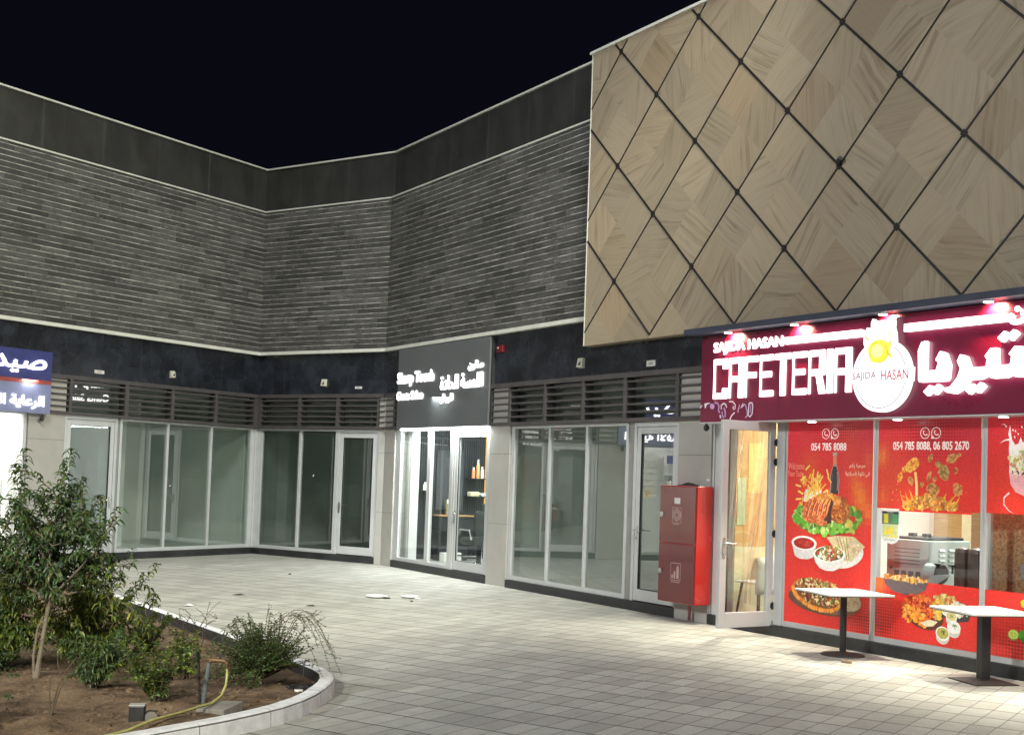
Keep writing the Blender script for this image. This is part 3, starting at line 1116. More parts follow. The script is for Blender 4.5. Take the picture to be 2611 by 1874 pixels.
# heavy squared capitals drawn by hand
def blockletter(mb, ch, x, w, z0, z1, n0, n1):
    h = z1 - z0
    s = w * 0.335
    t = h * 0.14
    B = {
        'C': [(0, s, 0, 1), (0, 1, 1 - t / h, 1), (0, 1, 0, t / h), ('r', .74, 1 - t / h), ('r', 0, .26)],
        'A': [(0, s, 0, .985), ('R', 0, .985), (0, 1, 1 - t / h, 1), (0, 1, .40, .40 + t / h)],
        'F': [(0, s, 0, 1), (0, 1, 1 - t / h, 1), (0, .84, .47, .47 + t / h)],
        'E': [(0, s, 0, 1), (0, 1, 1 - t / h, 1), (0, .86, .46, .46 + t / h), (0, 1, 0, t / h)],
        'T': [('c', 0, 1), (0, 1, 1 - t / h, 1)],
        'I': [(0, 1, 0, 1)],
        'R': [(0, s, 0, 1), (0, 1, 1 - t / h, 1), ('R', .50, 1), (0, 1, .42, .42 + t / h), ('L', 0, .42)]}
    for b in B[ch]:
        if b[0] == 'r' or b[0] == 'R':
            xa, xb, za, zb = x + w - s, x + w, z0 + b[1] * h, z0 + b[2] * h
        elif b[0] == 'c':
            xa, xb, za, zb = x + w / 2 - s / 2, x + w / 2 + s / 2, z0 + b[1] * h, z0 + b[2] * h
        elif b[0] == 'L':
            mb.add([(x + w * .45, nn, z0 + .44 * h) for nn in (n0, n1)] + [(x + w * .45 + s, nn, z0 + .44 * h) for nn in (n0, n1)] +
                   [(x + w - s, nn, z0) for nn in (n0, n1)] + [(x + w + .01, nn, z0) for nn in (n0, n1)], [(1, 3, 7, 5), (0, 1, 5, 4), (2, 6, 7, 3)])
            continue
        else:
            xa, xb, za, zb = x + b[0] * w, x + b[1] * w, z0 + b[2] * h, z0 + b[3] * h
        j = random.uniform(0, 0.002)
        mb.box(xa, xb, n0, n1 + j, za, zb)


m = MB()
cw = [('C', .258), ('A', .258), ('F', .225), ('E', .225), ('T', .255), ('E', .225), ('R', .248), ('I', .085), ('A', .248)]
gap = (12.415 - 10.10 - sum(c[1] for c in cw)) / (len(cw) - 1)
x = 10.10
for ch, w in cw:
    blockletter(m, ch, x, w, 2.905, 3.412, SN, SN + 0.02)
    x += w + gap
part('lettering', m, M['glow'], cs, FR, bevel=0.006)
# big arabic word, hand cut with slanted diamond dots
m = MB()


def arpoly(mb, pts, n0, n1):
    k = len(pts)
    mb.poly(pts, n1)
    vs = [(p[0], nn, p[1]) for nn in (n0, n1) for p in pts]
    mb.add(vs, [(i, (i + 1) % k, k + (i + 1) % k, k + i) for i in range(k)])


def dia_dots(mb, u, z, s=0.085, two=True):
    for i in range(2 if two else 1):
        cu, cz = u + i * s * 1.22, z + i * 0.008
        arpoly(mb, [(cu - s * .72, cz - .01), (cu - .01, cz - s * .62), (cu + s * .72, cz + .012), (cu + .012, cz + s * .62)], SN, SN + 0.055)


arpoly(m, [(13.375, 3.30), (13.415, 3.385), (13.465, 3.395), (13.468, 3.075), (13.61, 3.085), (13.635, 3.16), (13.60, 3.19), (13.655, 3.275), (13.715, 3.25), (13.765, 3.13), (13.755, 3.0), (13.735, 2.965), (13.40, 2.968), (13.385, 2.99)], SN, SN + 0.06)
dia_dots(m, 13.51, 2.875)
arpoly(m, [(13.87, 3.16), (13.905, 3.225), (13.97, 3.20), (14.02, 3.085), (14.215, 3.085), (14.225, 3.16), (14.20, 3.19), (14.265, 3.265), (14.33, 3.265), (14.345, 3.09),
           (14.49, 3.09), (14.505, 3.17), (14.475, 3.195), (14.54, 3.265), (14.605, 3.26), (14.615, 3.09), (14.80, 3.09), (14.86, 3.22), (14.95, 3.28), (15.06, 3.26), (15.12, 3.15), (15.12, 3.03), (15.08, 2.965),
           (14.56, 2.965), (14.50, 2.99), (14.44, 2.965), (14.29, 2.965), (14.22, 2.995), (14.15, 2.965), (14.01, 2.962), (13.93, 2.875), (13.84, 2.83), (13.75, 2.845), (13.70, 2.885), (13.79, 2.905), (13.87, 2.985), (13.91, 3.08)], SN, SN + 0.06)
dia_dots(m, 14.03, 2.87)
dia_dots(m, 14.40, 3.37)
dia_dots(m, 14.93, 3.40, two=False)
arpoly(m, [(15.22, 3.385), (15.30, 3.395), (15.30, 3.08), (15.45, 3.08), (15.62, 3.30), (15.85, 3.39), (15.88, 3.32), (15.70, 3.25), (15.62, 3.14), (15.72, 2.98), (15.68, 2.96), (15.24, 2.965)], SN, SN + 0.06)
part('lettering', m, M['glow'], cs, FR)
m = MB()
text(m, arabic('ساجدة حسن'), 14.46, 15.85, 3.475, 3.70, SN, 0.05, 0.035)
part('lettering', m, M['glow'], cs, FR)
# round logo
LU, LZ = 12.885, 3.06
lg = part('logo', MB().tube([(LU, SN, LZ), (LU, SN + 0.075, LZ)], 0.395, 48), M['glow_logo'], cs, FR)
m = MB()
for k in range(48):
    a0, a1 = 2 * PI * k / 48, 2 * PI * (k + 1) / 48
    if 0.42 * PI < (a0 + .07) % (2 * PI) < 0.66 * PI:
        continue
    r0, r1 = 0.345, 0.357
    m.add([(LU + r * math.cos(a), SN + 0.078, LZ + r * math.sin(a)) for r, a in ((r0, a0), (r1, a0), (r1, a1), (r0, a1))], [(0, 1, 2, 3)], lin((150, 150, 155)))
part('logo_ring', m, M['logo_print'], lg, FR)
m = MB()
pl = [(LU - .43, LZ - .06), (LU + .43, LZ - .075), (LU + .435, LZ + .075), (LU - .43, LZ + .075)]
arpoly(m, pl, SN + .03, SN + .085)
part('logo_ribbon', m, M['glow_logo'], lg, FR)
m = MB()
text(m, 'SAJIDA', LU - .385, LU - .045, LZ - .052, LZ + .05, SN + .0865, 0, 0.004, lin((150, 120, 128)))
part('lettering', m, M['logo_print'], lg, FR)
m = MB()
text(m, 'HASAN', LU + .02, LU + .395, LZ - .055, LZ + .055, SN + .0865, 0, 0.004, lin((176, 92, 104)))
part('lettering', m, M['logo_print'], lg, FR)
m = MB()
text(m, 'Cafeteria', LU - .23, LU + .26, LZ - .18, LZ - .10, SN + .0775, 0, 0, lin((205, 200, 204)))
part('lettering', m, M['logo_print'], lg, FR)
# flame-like white crest with a golden roast chicken
m = MB()
arpoly(m, [(12.68, 3.35), (12.645, 3.42), (12.645, 3.53), (12.69, 3.60), (12.715, 3.54), (12.745, 3.585), (12.745, 3.645), (12.765, 3.69), (12.81, 3.655), (12.90, 3.665), (12.965, 3.655), (13.02, 3.70), (13.05, 3.645), (13.045, 3.575), (13.065, 3.52), (13.075, 3.43), (13.05, 3.34), (13.0, 3.25), (12.75, 3.25)], SN + .02, SN + .082)
part('logo_crest', m, M['glow_logo'], lg, FR)
m = MB()
NN = SN + .0835
for q, c in (([(12.66, 3.49), (12.70, 3.455), (12.755, 3.47), (12.70, 3.48), (12.665, 3.53)], (238, 190, 130)), ([(12.99, 3.50), (13.03, 3.60), (13.02, 3.53), (13.045, 3.49)], (236, 185, 125)),
             ([(12.97, 3.40), (13.045, 3.45), (13.04, 3.36), (12.99, 3.33)], (235, 186, 120))):
    m.poly(q, NN, lin(c))
pts = []
for k in range(26):
    a = 2 * PI * k / 26
    pts.append((12.865 + .150 * math.cos(a) * (1 + .05 * math.sin(3 * a)), 3.325 + .135 * math.sin(a) * (1 + .06 * math.cos(2 * a))))
m.poly(pts, NN + .0005, lin((226, 218, 70)))
m.ell(12.84, 3.33, .085, .075, NN + .001, lin((246, 243, 150)), seg=24)
m.poly([(12.95, 3.40), (13.005, 3.36), (13.03, 3.29), (13.055, 3.265), (13.03, 3.245), (12.995, 3.275), (12.97, 3.33)], NN + .0008, lin((222, 212, 78)))
m.poly([(12.93, 3.42), (12.965, 3.46), (12.97, 3.43)], NN + .0008, lin((222, 212, 78)))
for q in ([(12.77, 3.41), (12.81, 3.425), (12.85, 3.42)], [(12.745, 3.27), (12.75, 3.33), (12.765, 3.37)], [(12.86, 3.205), (12.93, 3.215), (12.97, 3.245)], [(12.75, 3.235), (12.79, 3.215)],
          [(12.93, 3.39), (12.975, 3.36), (12.995, 3.30), (13.03, 3.265)], [(12.97, 3.33), (12.99, 3.28)], [(12.78, 3.39), (12.82, 3.38)]):
    m.stroke(q, .007, NN + .0015, lin((148, 138, 40)))
part('logo_chicken', m, M['logo_print'], lg, FR)
# canopy downlights and the row under the sign
for i, u in enumerate((10.46, 11.61, 12.935, 14.27, 15.6)):
    d = part('downlight', MB().tube([(u, 0.41, 3.720), (u, 0.41, 3.737)], 0.052, 20), M['alu'], cs, FR)
    part('lens', MB().tube([(u, 0.41, 3.714), (u, 0.41, 3.719)], 0.047, 20), M['lamp_glow'], d, FR)
for i, u in enumerate((10.42, 11.72, 12.985, 14.31, 15.6)):
    d = part('downlight', MB().tube([(u, 0.20, 2.590), (u, 0.20, 2.612)], 0.055, 20), M['alu'], cs, FR)
    part('lens', MB().tube([(u, 0.20, 2.584), (u, 0.20, 2.589)], 0.048, 20), M['lamp_glow'], d, FR)
# torn protective film clinging to the lower left corner of the board
m = MB()
random.seed(21)
NF = SN + .012
wc, vc = lin((235, 226, 240)), lin((196, 160, 205))
m.poly([(9.845, 2.79), (9.87, 2.80), (9.90, 2.835), (9.865, 2.83), (9.845, 2.81)], NF, wc)
m.poly([(9.93, 2.855), (10.035, 2.865), (10.03, 2.85), (9.985, 2.84), (9.955, 2.79), (9.94, 2.795)], NF, wc)
m.ell(10.085, 2.81, .045, .04, NF, vc, -.5, 12, .2)
for q, w, c in (([(10.13, 2.86), (10.19, 2.85), (10.215, 2.81), (10.205, 2.755), (10.235, 2.73)], .024, vc), ([(10.26, 2.77), (10.255, 2.82), (10.30, 2.845), (10.34, 2.83), (10.36, 2.79)], .02, wc),
                ([(10.275, 2.745), (10.285, 2.69), (10.31, 2.66)], .022, vc), ([(10.31, 2.79), (10.335, 2.735), (10.335, 2.67)], .024, vc), ([(10.24, 2.70), (10.25, 2.66)], .024, wc),
                ([(10.40, 2.865), (10.47, 2.86), (10.52, 2.82), (10.515, 2.77), (10.485, 2.765), (10.475, 2.79), (10.50, 2.80)], .016, wc),
                ([(10.51, 2.725), (10.46, 2.69), (10.43, 2.65), (10.425, 2.625)], .02, wc), ([(10.60, 2.82), (10.575, 2.76), (10.57, 2.72)], .02, vc),
                ([(10.66, 2.835), (10.62, 2.775), (10.64, 2.79), (10.69, 2.825)], .014, wc), ([(10.70, 2.82), (10.735, 2.74), (10.74, 2.68), (10.705, 2.655)], .018, vc),
                ([(10.765, 2.83), (10.755, 2.68), (10.79, 2.665), (10.825, 2.70), (10.835, 2.80), (10.82, 2.835), (10.77, 2.835)], .018, wc), ([(10.80, 2.81), (10.79, 2.71)], .012, vc)):
    m.stroke(q, w, NF, c)
part('torn_film', m, M['paint'], cs, FR)

# ---- salon sign
ss = thing('shop_sign', 'grey panel salon sign with small glowing white letters over the lit salon entrance', 'sign', FR, 0.66, 0.0, 2.675)
part('sign_board', MB().box(0.66, 4.115, 0.07, 0.105, 2.675, 4.205), M['sign_grey'], ss, FR, bevel=0.003)
part('sign_case', MB().box(0.67, 4.16, 0.014, 0.069, 2.68, 4.205), M['sign_side'], ss, FR)
for t, box_, b in (('Sharp Touch', (0.66, 2.14, 3.47, 3.75), .022), ('Gents Salon', (0.66, 1.73, 3.215, 3.385), .014)):
    m = MB()
    text(m, t, *box_, 0.106, 0.014, b)
    part('lettering', m, M['glow'], ss, FR)
for t, box_, b in (('صالون', (3.41, 3.93, 3.645, 3.82), .014), ('اللمسة الحادة', (2.41, 3.93, 3.345, 3.615), .016), ('للرجال', (2.41, 2.89, 3.10, 3.28), .014)):
    m = MB()
    text(m, arabic(t), *box_, 0.106, 0.014, b)
    part('lettering', m, M['glow'], ss, FR)
# slim glowing end marks beside each line (returns of the letters)
part('led_strip', MB().box(0.75, 4.05, 0.020, 0.062, 2.640, 2.674), M['strip_glow'], ss, FR)

# ---- pharmacy sign
ps = thing('shop_sign', 'blue and lilac pharmacy sign with glowing white Arabic letters and a red stripe', 'sign', FL, -5.30, 0.0, 2.645)
part('sign_board', MB().box(-13.0, -5.295, 0.02, 0.15, 3.232, 3.742), M['blue_board'], ps, FL)
part('sign_stripe', MB().box(-13.0, -5.293, 0.02, 0.153, 3.162, 3.231), M['stripe'], ps, FL)
part('lower_board', MB().box(-13.0, -5.290, 0.02, 0.148, 2.645, 3.161), M['blue_lower'], ps, FL)
m = MB()
text(m, arabic('صيدلية'), -7.16, -5.42, 3.325, 3.735, 0.152, 0.02, 0.016)
part('lettering', m, M['glow'], ps, FL)
m = MB()
text(m, arabic('الرعاية الأفضل'), -7.02, -5.43, 2.715, 2.985, 0.15, 0.02, 0.013)
part('lettering', m, M['glow'], ps, FL)

# ================================================================== WALL FITTINGS
def fitting(fr, u0, u1, z0, z1, label, group=None):
    n0 = 0.0125
    t = thing('emergency_light', label, 'wall light', fr, (u0 + u1) / 2, n0, z0, group)
    w = u1 - u0
    m = MB()
    m.add([(u0, n0, z0), (u1, n0, z0), (u1, n0, z1), (u0, n0, z1), (u0, n0 + .07, z0 + .02), (u1, n0 + .07, z0 + .02), (u1, n0 + .045, z1), (u0, n0 + .045, z1)],
          [(0, 1, 5, 4), (4, 5, 6, 7), (7, 6, 2, 3), (1, 2, 6, 5), (0, 4, 7, 3)])
    part('housing', m, M['cream_box'], t, fr, bevel=0.004)
    m = MB()
    m.add([(u0 + w * .2, n0 + .0705, z0 + .045), (u1 - w * .15, n0 + .0705, z0 + .045), (u1 - w * .25, n0 + .062, z0 + .11)], [(0, 1, 2)])
    part('emblem', m, M['sign_side'], t, fr)


fitting(FL, -2.475, -2.375, 3.53, 3.675, 'small cream wall light box on the dark band of the left wing')
fitting(FM, 1.83, 1.945, 3.535, 3.69, 'small cream wall light box on the dark band of the short middle bay')
fitting(FR, 6.67, 6.80, 3.51, 3.665, 'small cream wall light box on the dark band under the beige wall corner')


def plate(fr, u0, u1, z0, z1, label, num):
    t = thing('number_plate', label, 'plate', fr, u0, 0.0125, z0)
    part('plate', MB().box(u0, u1, 0.0125, 0.022, z0, z1), M['label'], t, fr, bevel=0.003)
    m = MB()
    w = u1 - u0
    for k in range(4):
        m.box(u0 + w * (.28 + .12 * k), u0 + w * (.36 + .12 * k), 0.0222, 0.0232, z0 + (z1 - z0) * .3, z0 + (z1 - z0) * .7)
    part('number', m, M['alu_grey'], t, fr)


plate(FL, -4.275, -4.055, 3.465, 3.53, 'white number plate above the louvres of the left wing', '')
plate(FM, 2.70, 2.88, 3.485, 3.535, 'dim number plate above the middle bay door', '')
plate(FR, 8.325, 8.525, 3.445, 3.53, 'white number plate beside the left end of the cafeteria sign', '')
al = thing('alarm_beacon', 'dark red alarm sounder on the black band beside the salon sign', 'alarm', FR, 4.35, 0.0125, 3.90)
part('housing', MB().box(4.27, 4.46, 0.0125, 0.075, 3.91, 4.03), simple('dark_red_plastic', (0.13, 0.008, 0.012), 0.35), al, FR, bevel=0.008)
part('lamp', MB().tube([(4.335, .075, 3.985), (4.335, .092, 3.985)], 0.018, 10), M['label_dim'], al, FR)


def cctv(fr, u, n, z, label):
    t = thing('security_camera', label, 'camera', fr, u, n, z)
    part('bracket', MB().tube([(u, n, z + .06), (u, n, z)], 0.012, 8), M['dark_metal'], t, fr)
    m = MB()
    m.ball((u, n, z - .02), (.04, .04, .045), 12, 8)
    part('dome', m, M['dark_metal'], t, fr, smooth=True)


cctv(FL, -5.41, 0.10, 2.575, 'black dome camera hanging under the pharmacy sign')
cctv(FR, 9.90, 0.24, 2.565, 'black dome camera hanging under the left end of the cafeteria sign')
t = thing('security_camera', 'tiny bullet camera at the lower left corner of the salon sign', 'camera', FR, 0.62, 0.06, 2.70)
part('body', MB().tube([(0.60, 0.06, 2.71), (0.50, 0.16, 2.68)], 0.022, 10), M['dark_metal'], t, FR)
part('bracket', MB().tube([(0.62, 0.02, 2.74), (0.60, 0.06, 2.71)], 0.012, 8), M['plastic_white'], t, FR)

# ================================================================== FIRE HOSE CABINET
fc = thing('fire_hose_cabinet', 'tall red two-door fire hose cabinet mounted on the stone pier', 'cabinet', FR, 9.44, 0.02, 0.245)
a, b, z0, z1, zm = 9.062, 9.815, 0.248, 1.785, 1.027
part('body', MB().box(a, b, 0.021, 0.285, z0, z1), M['cabinet'], fc, FR, bevel=0.008)
for i, (q0, q1) in enumerate(((zm + .008, z1 - .012), (z0 + .012, zm - .008))):
    d = part('door', MB().box(a + .012, b - .012, 0.285, 0.302, q0, q1), M['cabinet_door'], fc, FR, bevel=0.005)
    m = MB()
    zl = 1.398 if i == 0 else 0.648
    m.tube([(a + .075, .302, zl), (a + .075, .322, zl)], 0.034, 18)
    m.box(a + .068, a + .082, .322, .330, zl - .026, zl + .026)
    part('lock', m, M['chrome'], d, FR)
part('label', MB().rect(9.375, 9.495, 1.545, 1.625, .3032), M['label'], fc, FR)
m = MB()
cu, cz = 9.43, 1.40
for r in (.032, .055, .078):
    for k in range(22):
        a0, a1 = 2 * PI * k / 22, 2 * PI * (k + 1) / 22
        m.add([(cu + rr * math.cos(q), .3034, cz + rr * math.sin(q)) for rr, q in ((r - .007, a0), (r + .005, a0), (r + .005, a1), (r - .007, a1))], [(0, 1, 2, 3)])
for q in ((9.335, 9.345, 1.295, 1.495), (9.515, 9.525, 1.295, 1.495), (9.335, 9.525, 1.29, 1.298), (9.335, 9.525, 1.492, 1.50)):
    m.rect(q[0], q[1], q[2], q[3], .3034)
for k in range(4):
    m.rect(9.36 + .03 * k, 9.38 + .03 * k, 1.268, 1.28, .3034)
part('hose_pictogram', m, M['label_dim'], fc, FR)
m = MB()
for q in ((9.335, 9.342, .545, .765), (9.532, 9.54, .545, .765), (9.335, 9.54, .54, .548), (9.335, 9.54, .762, .77)):
    m.rect(q[0], q[1], q[2], q[3], .3034)
m.rect(9.455, 9.505, .565, .70, .3034)
m.poly([(9.455, .70), (9.505, .70), (9.49, .735), (9.47, .735)], .3034)
m.rect(9.40, 9.435, .565, .66, .3034)
m.poly([(9.355, .565), (9.385, .565), (9.385, .63), (9.355, .60)], .3034)
for k in range(6):
    m.rect(9.35 + .03 * k, 9.37 + .03 * k, .512, .526, .3034)
part('extinguisher_pictogram', m, M['label_dim'], fc, FR)
m = MB()
for k in range(3):
    m.box(b - .001, b + .006, .13, .20, 1.44 + .06 * k, 1.465 + .06 * k)
part('vent', m, M['cabinet'], fc, FR)
m = MB().tube([(9.50, .10, .25), (9.50, .10, .02)], .02, 10)
part('pipe', m, M['cabinet_door'], fc, FR)
m = MB()
m.box(9.36, 9.60, .06, .24, 1.787, 1.80)
m.add([(9.38, .07, 1.80), (9.58, .07, 1.80), (9.57, .22, 1.80), (9.40, .22, 1.80), (9.43, .11, 1.835), (9.52, .12, 1.825), (9.51, .19, 1.83), (9.45, .18, 1.825)], [(0, 1, 5, 4), (1, 2, 6, 5), (2, 3, 7, 6), (3, 0, 4, 7), (4, 5, 6, 7)])
single('plastic_bag', 'flat black bag lying on top of the red fire cabinet', 'bag', m, M['dark_metal'], FR, 9.48, .15, 1.787)

# ================================================================== TABLES
def table(u, n, rot, side, label, square):
    t = thing('cafe_table', label, 'table', FR, u, n, 0.0, 'tables outside the cafeteria', rot)
    s = side / 2
    part('table_top', MB().box(-s, s, -s, s, .675, .695), M['table_top'], t, bevel=0.003)
    part('top_edge', MB().box(-s + .003, s - .003, -s + .003, s - .003, .667, .6745), M['iron'], t)
    if square:
        m = MB().box(-.05, .05, -.05, .05, .022, .666)
        part('post', m, M['dark_metal'], t, bevel=0.012)
        q = .235
        m = MB().box(-q, q, -q, q, 0.0, .010)
        m.add([(-q, -q, .0105), (q, -q, .0105), (q, q, .0105), (-q, q, .0105), (-.07, -.07, .034), (.07, -.07, .034), (.07, .07, .034), (-.07, .07, .034)], [(0, 1, 5, 4), (1, 2, 6, 5), (2, 3, 7, 6), (3, 0, 4, 7), (4, 5, 6, 7)])
        part('base', m, M['iron'], t)
    else:
        part('post', MB().tube([(0, 0, .03), (0, 0, .666)], .037, 20), M['dark_metal'], t, smooth=False)
        part('base', MB().lathe(0, 0, [(.235, 0), (.237, .01), (.22, .018), (.10, .032), (.045, .045)], 36), M['iron'], t, smooth=True)
    part('top_plate', MB().box(-.13, .13, -.02, .02, .655, .6665), M['dark_metal'], t)


table(12.505, 0.45, -R_(17), .78, 'white-topped square cafe table on a round black base, nearer the open door', False)
table(14.33, 0.47, -R_(19), .74, 'white-topped square cafe table on a flat square base at the right edge', True)

# ================================================================== WINDOW POSTERS
random.seed(11)
PN = -0.010     # film lies on the outside of the glass


class Art:
    """flat printed picture, drawn back to front in thin layers"""

    def __init__(s, n=PN):
        s.n = n

    def nx(s):
        s.n += 0.00004
        return s.n


def cl(c, v=12):
    return lin([max(0, min(255, k + random.uniform(-v, v))) for k in c])


def crumbs(mb, A, cu, cz, ru, rz, cols, size, count, rot=0.0, v=14, jit=.35, stretch=1.0):
    for _ in range(count):
        r = math.sqrt(random.random())
        g = random.uniform(0, 2 * PI)
        x, y = ru * r * math.cos(g), rz * r * math.sin(g)
        u = cu + x * math.cos(rot) - y * math.sin(rot)
        z = cz + x * math.sin(rot) + y * math.cos(rot)
        k = size * random.uniform(.5, 1.25)
        mb.ell(u, z, k * stretch, k * random.uniform(.5, 1), A.nx() if random.random() < .12 else A.n + random.uniform(0, .00004), cl(random.choice(cols), v), random.uniform(0, PI), 8, jit)


RED = (236, 46, 38)


def film(fr, t, u0, u1, z0, z1, *dotspec):
    """red film with soft tonal patches"""
    m = MB()
    nx, nz = 26, 30
    for i in range(nx):
        for k in range(nz):
            ua, ub = u0 + (u1 - u0) * i / nx, u0 + (u1 - u0) * (i + 1) / nx
            za, zb = z0 + (z1 - z0) * k / nz, z0 + (z1 - z0) * (k + 1) / nz
            cu, cz = (ua + ub) / 2, (za + zb) / 2
            fl = 0
            for fu, fz, fr_, amp in flames:
                fl += amp * math.exp(-((cu - fu) / fr_) ** 2 - ((cz - fz) / (fr_ * 1.8)) ** 2)
            top = max(0, (cz - 1.9) / .75)  # upper film: dark magenta shade of reflections painted into the colour
            r = 216 - 40 * top * (cu - u0) / (u1 - u0) + 12 * fl
            g_ = 52 + 75 * fl - 4 * top
            b_ = 44 + 4 * fl + 22 * top
            m.rect(ua, ub, za, zb, PN, lin((min(250, r), min(190, g_), max(20, b_))))
    for ds_ in dotspec:
        dots(m, *ds_)
    return part('red_film', m, M['print'], t, fr)


def dots(m, u0, u1, z0, z1, cu, cz, ru, rz, step=.034, smax=.0105):
    z = z0
    while z < z1:
        u = u0
        while u < u1:
            d = math.hypot((u - cu) / ru, (z - cz) / rz)
            k = max(0, 1 - d)
            if k > .08:
                q = smax * min(1, .35 + k)
                m.rect(u - q, u + q, z - q, z + q, PN + .0012, lin((128 + 40 * (1 - k), 26, 34)))
            u += step
        z += step


def phone_icon(m, u, z, r, bubble, n):
    c = lin((248, 226, 220))
    for k in range(28):
        a0, a1 = 2 * PI * k / 28, 2 * PI * (k + 1) / 28
        m.add([(u + rr * math.cos(q), n, z + rr * math.sin(q)) for rr, q in ((r * .86, a0), (r, a0), (r, a1), (r * .86, a1))], [(0, 1, 2, 3)], c)
    if bubble:
        m.poly([(u - r * .98, z - r * .99), (u - r * .95, z - r * .25), (u - r * .25, z - r * .93)], n + .0003, c)
    pts = []
    for k in range(8):
        a = R_(165) + R_(125) * k / 7
        pts.append((u + r * .15 + r * .50 * math.cos(a), z + r * .15 + r * .50 * math.sin(a)))
    m.stroke(pts, r * .17, n, c)
    m.ell(pts[0][0] + r * .06, pts[0][1] + r * .06, r * .17, r * .13, n + .0002, c, R_(60), 10)
    m.ell(pts[-1][0] + r * .06, pts[-1][1] + r * .06, r * .17, r * .13, n + .0002, c, R_(20), 10)


WHITE = lin((250, 236, 230))
# ---------- poster 1
flames = [(12.30, 1.72, .10, .9), (12.20, 1.9, .09, .5), (12.42, 1.55, .06, .8), (12.40, 2.15, .07, .45), (11.50, 2.05, .14, .35), (12.1, 2.45, .16, .25), (11.6, 1.55, .2, .25)]
p1 = thing('window_poster', 'red window poster with roast chicken, fries, bottle and pizza', 'poster', FR, 11.1, PN, 0.20)
film(FR, p1, 11.124, 12.467, 0.20, 2.636, (11.3, 12.4, 2.20, 2.62, 11.84, 2.56, .52, .34), (12.05, 12.46, .22, .56, 12.47, .28, .42, .30))
m = MB()
phone_icon(m, 11.745, 2.46, .062, False, PN + .0022)
part('phone_icon', m, M['print'], p1, FR)
m = MB()
phone_icon(m, 11.885, 2.46, .062, True, PN + .0022)
part('chat_icon', m, M['print'], p1, FR)
m = MB()
text(m, '054 785 8088', 11.515, 12.07, 2.262, 2.352, PN + .0022, 0, .005, WHITE)
text(m, arabic('مرحبا بكم'), 12.12, 12.36, 2.05, 2.115, PN + .0022, 0, .006, lin((236, 190, 170)))
text(m, arabic('في نكهة المركزية'), 12.06, 12.43, 1.955, 2.025, PN + .0022, 0, .006, lin((236, 190, 170)))
text(m, 'Welcome', 11.14, 11.41, 2.035, 2.115, PN + .0022, 0, .002, lin((236, 150, 130)))
text(m, 'Your Taste', 11.14, 11.40, 1.95, 2.02, PN + .0022, 0, .002, lin((236, 150, 130)))
part('lettering', m, M['print'], p1, FR)
A = Art(PN + .0025)
m = MB()     # bottle
m.poly([(11.875, 2.10), (11.87, 2.15), (11.865, 2.235), (11.925, 2.235), (11.92, 2.15), (11.925, 2.10), (11.955, 2.02), (11.972, 1.92), (11.962, 1.82), (11.97, 1.76), (11.82, 1.76), (11.832, 1.85), (11.825, 1.95), (11.845, 2.03)], A.nx(), lin((172, 150, 132)))
m.poly([(11.872, 2.08), (11.918, 2.08), (11.948, 2.02), (11.96, 1.92), (11.952, 1.83), (11.958, 1.76), (11.835, 1.76), (11.845, 1.85), (11.838, 1.95), (11.855, 2.03)], A.nx(), lin((58, 50, 52)))
m.poly([(11.872, 2.235), (11.872, 2.10), (11.92, 2.10), (11.918, 2.235)], A.nx(), lin((206, 132, 96)))
m.rect(11.862, 11.927, 2.205, 2.24, A.nx(), lin((170, 160, 150)))
m.stroke([(11.935, 2.02), (11.945, 1.92), (11.94, 1.80)], .010, A.nx(), lin((150, 148, 150)))
m.stroke([(11.862, 2.0), (11.855, 1.9), (11.858, 1.80)], .006, A.nx(), lin((120, 110, 112)))
part('printed_bottle', m, M['print'], p1, FR)
m = MB()     # fries
m.poly([(11.405, 1.66), (11.44, 1.80), (11.70, 1.80), (11.66, 1.60)], A.nx(), lin((232, 222, 214)))
for k in range(64):
    u = random.gauss(11.56, .10)
    z = random.uniform(1.66, 1.98) - abs(u - 11.56) * .3
    a = random.gauss(PI / 2 - (u - 11.56) * 2.6, .38)
    l = random.uniform(.07, .13)
    c = random.choice([(250, 206, 92), (244, 186, 70), (252, 220, 120), (232, 160, 52)])
    n = A.nx()
    m.stroke([(u - l / 2 * math.cos(a), z - l / 2 * math.sin(a)), (u + l / 2 * math.cos(a), z + l / 2 * math.sin(a))], random.uniform(.017, .024), n, cl(c, 10))
    m.stroke([(u - l / 2.2 * math.cos(a) + .006, z - l / 2.2 * math.sin(a)), (u + l / 2.2 * math.cos(a) + .006, z + l / 2.2 * math.sin(a))], .006, n + .0001, cl((214, 140, 44), 8))
for u, z, a in ((11.47, 2.06, .7), (11.40, 1.93, .6), (11.32, 1.84, -.2), (11.36, 1.76, -.4), (11.79, 2.0, -1.2), (11.82, 1.92, -.9), (11.33, 1.68, .1)):
    m.stroke([(u - .045 * math.cos(a), z - .045 * math.sin(a)), (u + .045 * math.cos(a), z + .045 * math.sin(a))], .022, A.nx(), cl((248, 208, 110)))
part('printed_fries', m, M['print'], p1, FR)
m = MB()     # lettuce plate
m.ell(11.78, 1.47, .535, .185, A.nx(), lin((74, 92, 48)), seg=40, jit=.05)
crumbs(m, A, 11.40, 1.46, .16, .13, [(98, 160, 52), (130, 184, 70), (72, 126, 40), (160, 200, 96)], .045, 60)
crumbs(m, A, 12.16, 1.47, .15, .14, [(98, 150, 52), (140, 170, 60), (70, 110, 44), (170, 180, 80)], .042, 56)
crumbs(m, A, 11.75, 1.36, .30, .07, [(110, 170, 60), (140, 190, 80), (82, 130, 46), (188, 206, 130)], .04, 70)
m.ell(12.18, 1.475, .05, .042, A.nx(), lin((196, 50, 40)), seg=16, jit=.08)
crumbs(m, A, 12.13, 1.42, .06, .03, [(200, 190, 90), (180, 200, 90)], .03, 14)
part('printed_lettuce', m, M['print'], p1, FR)
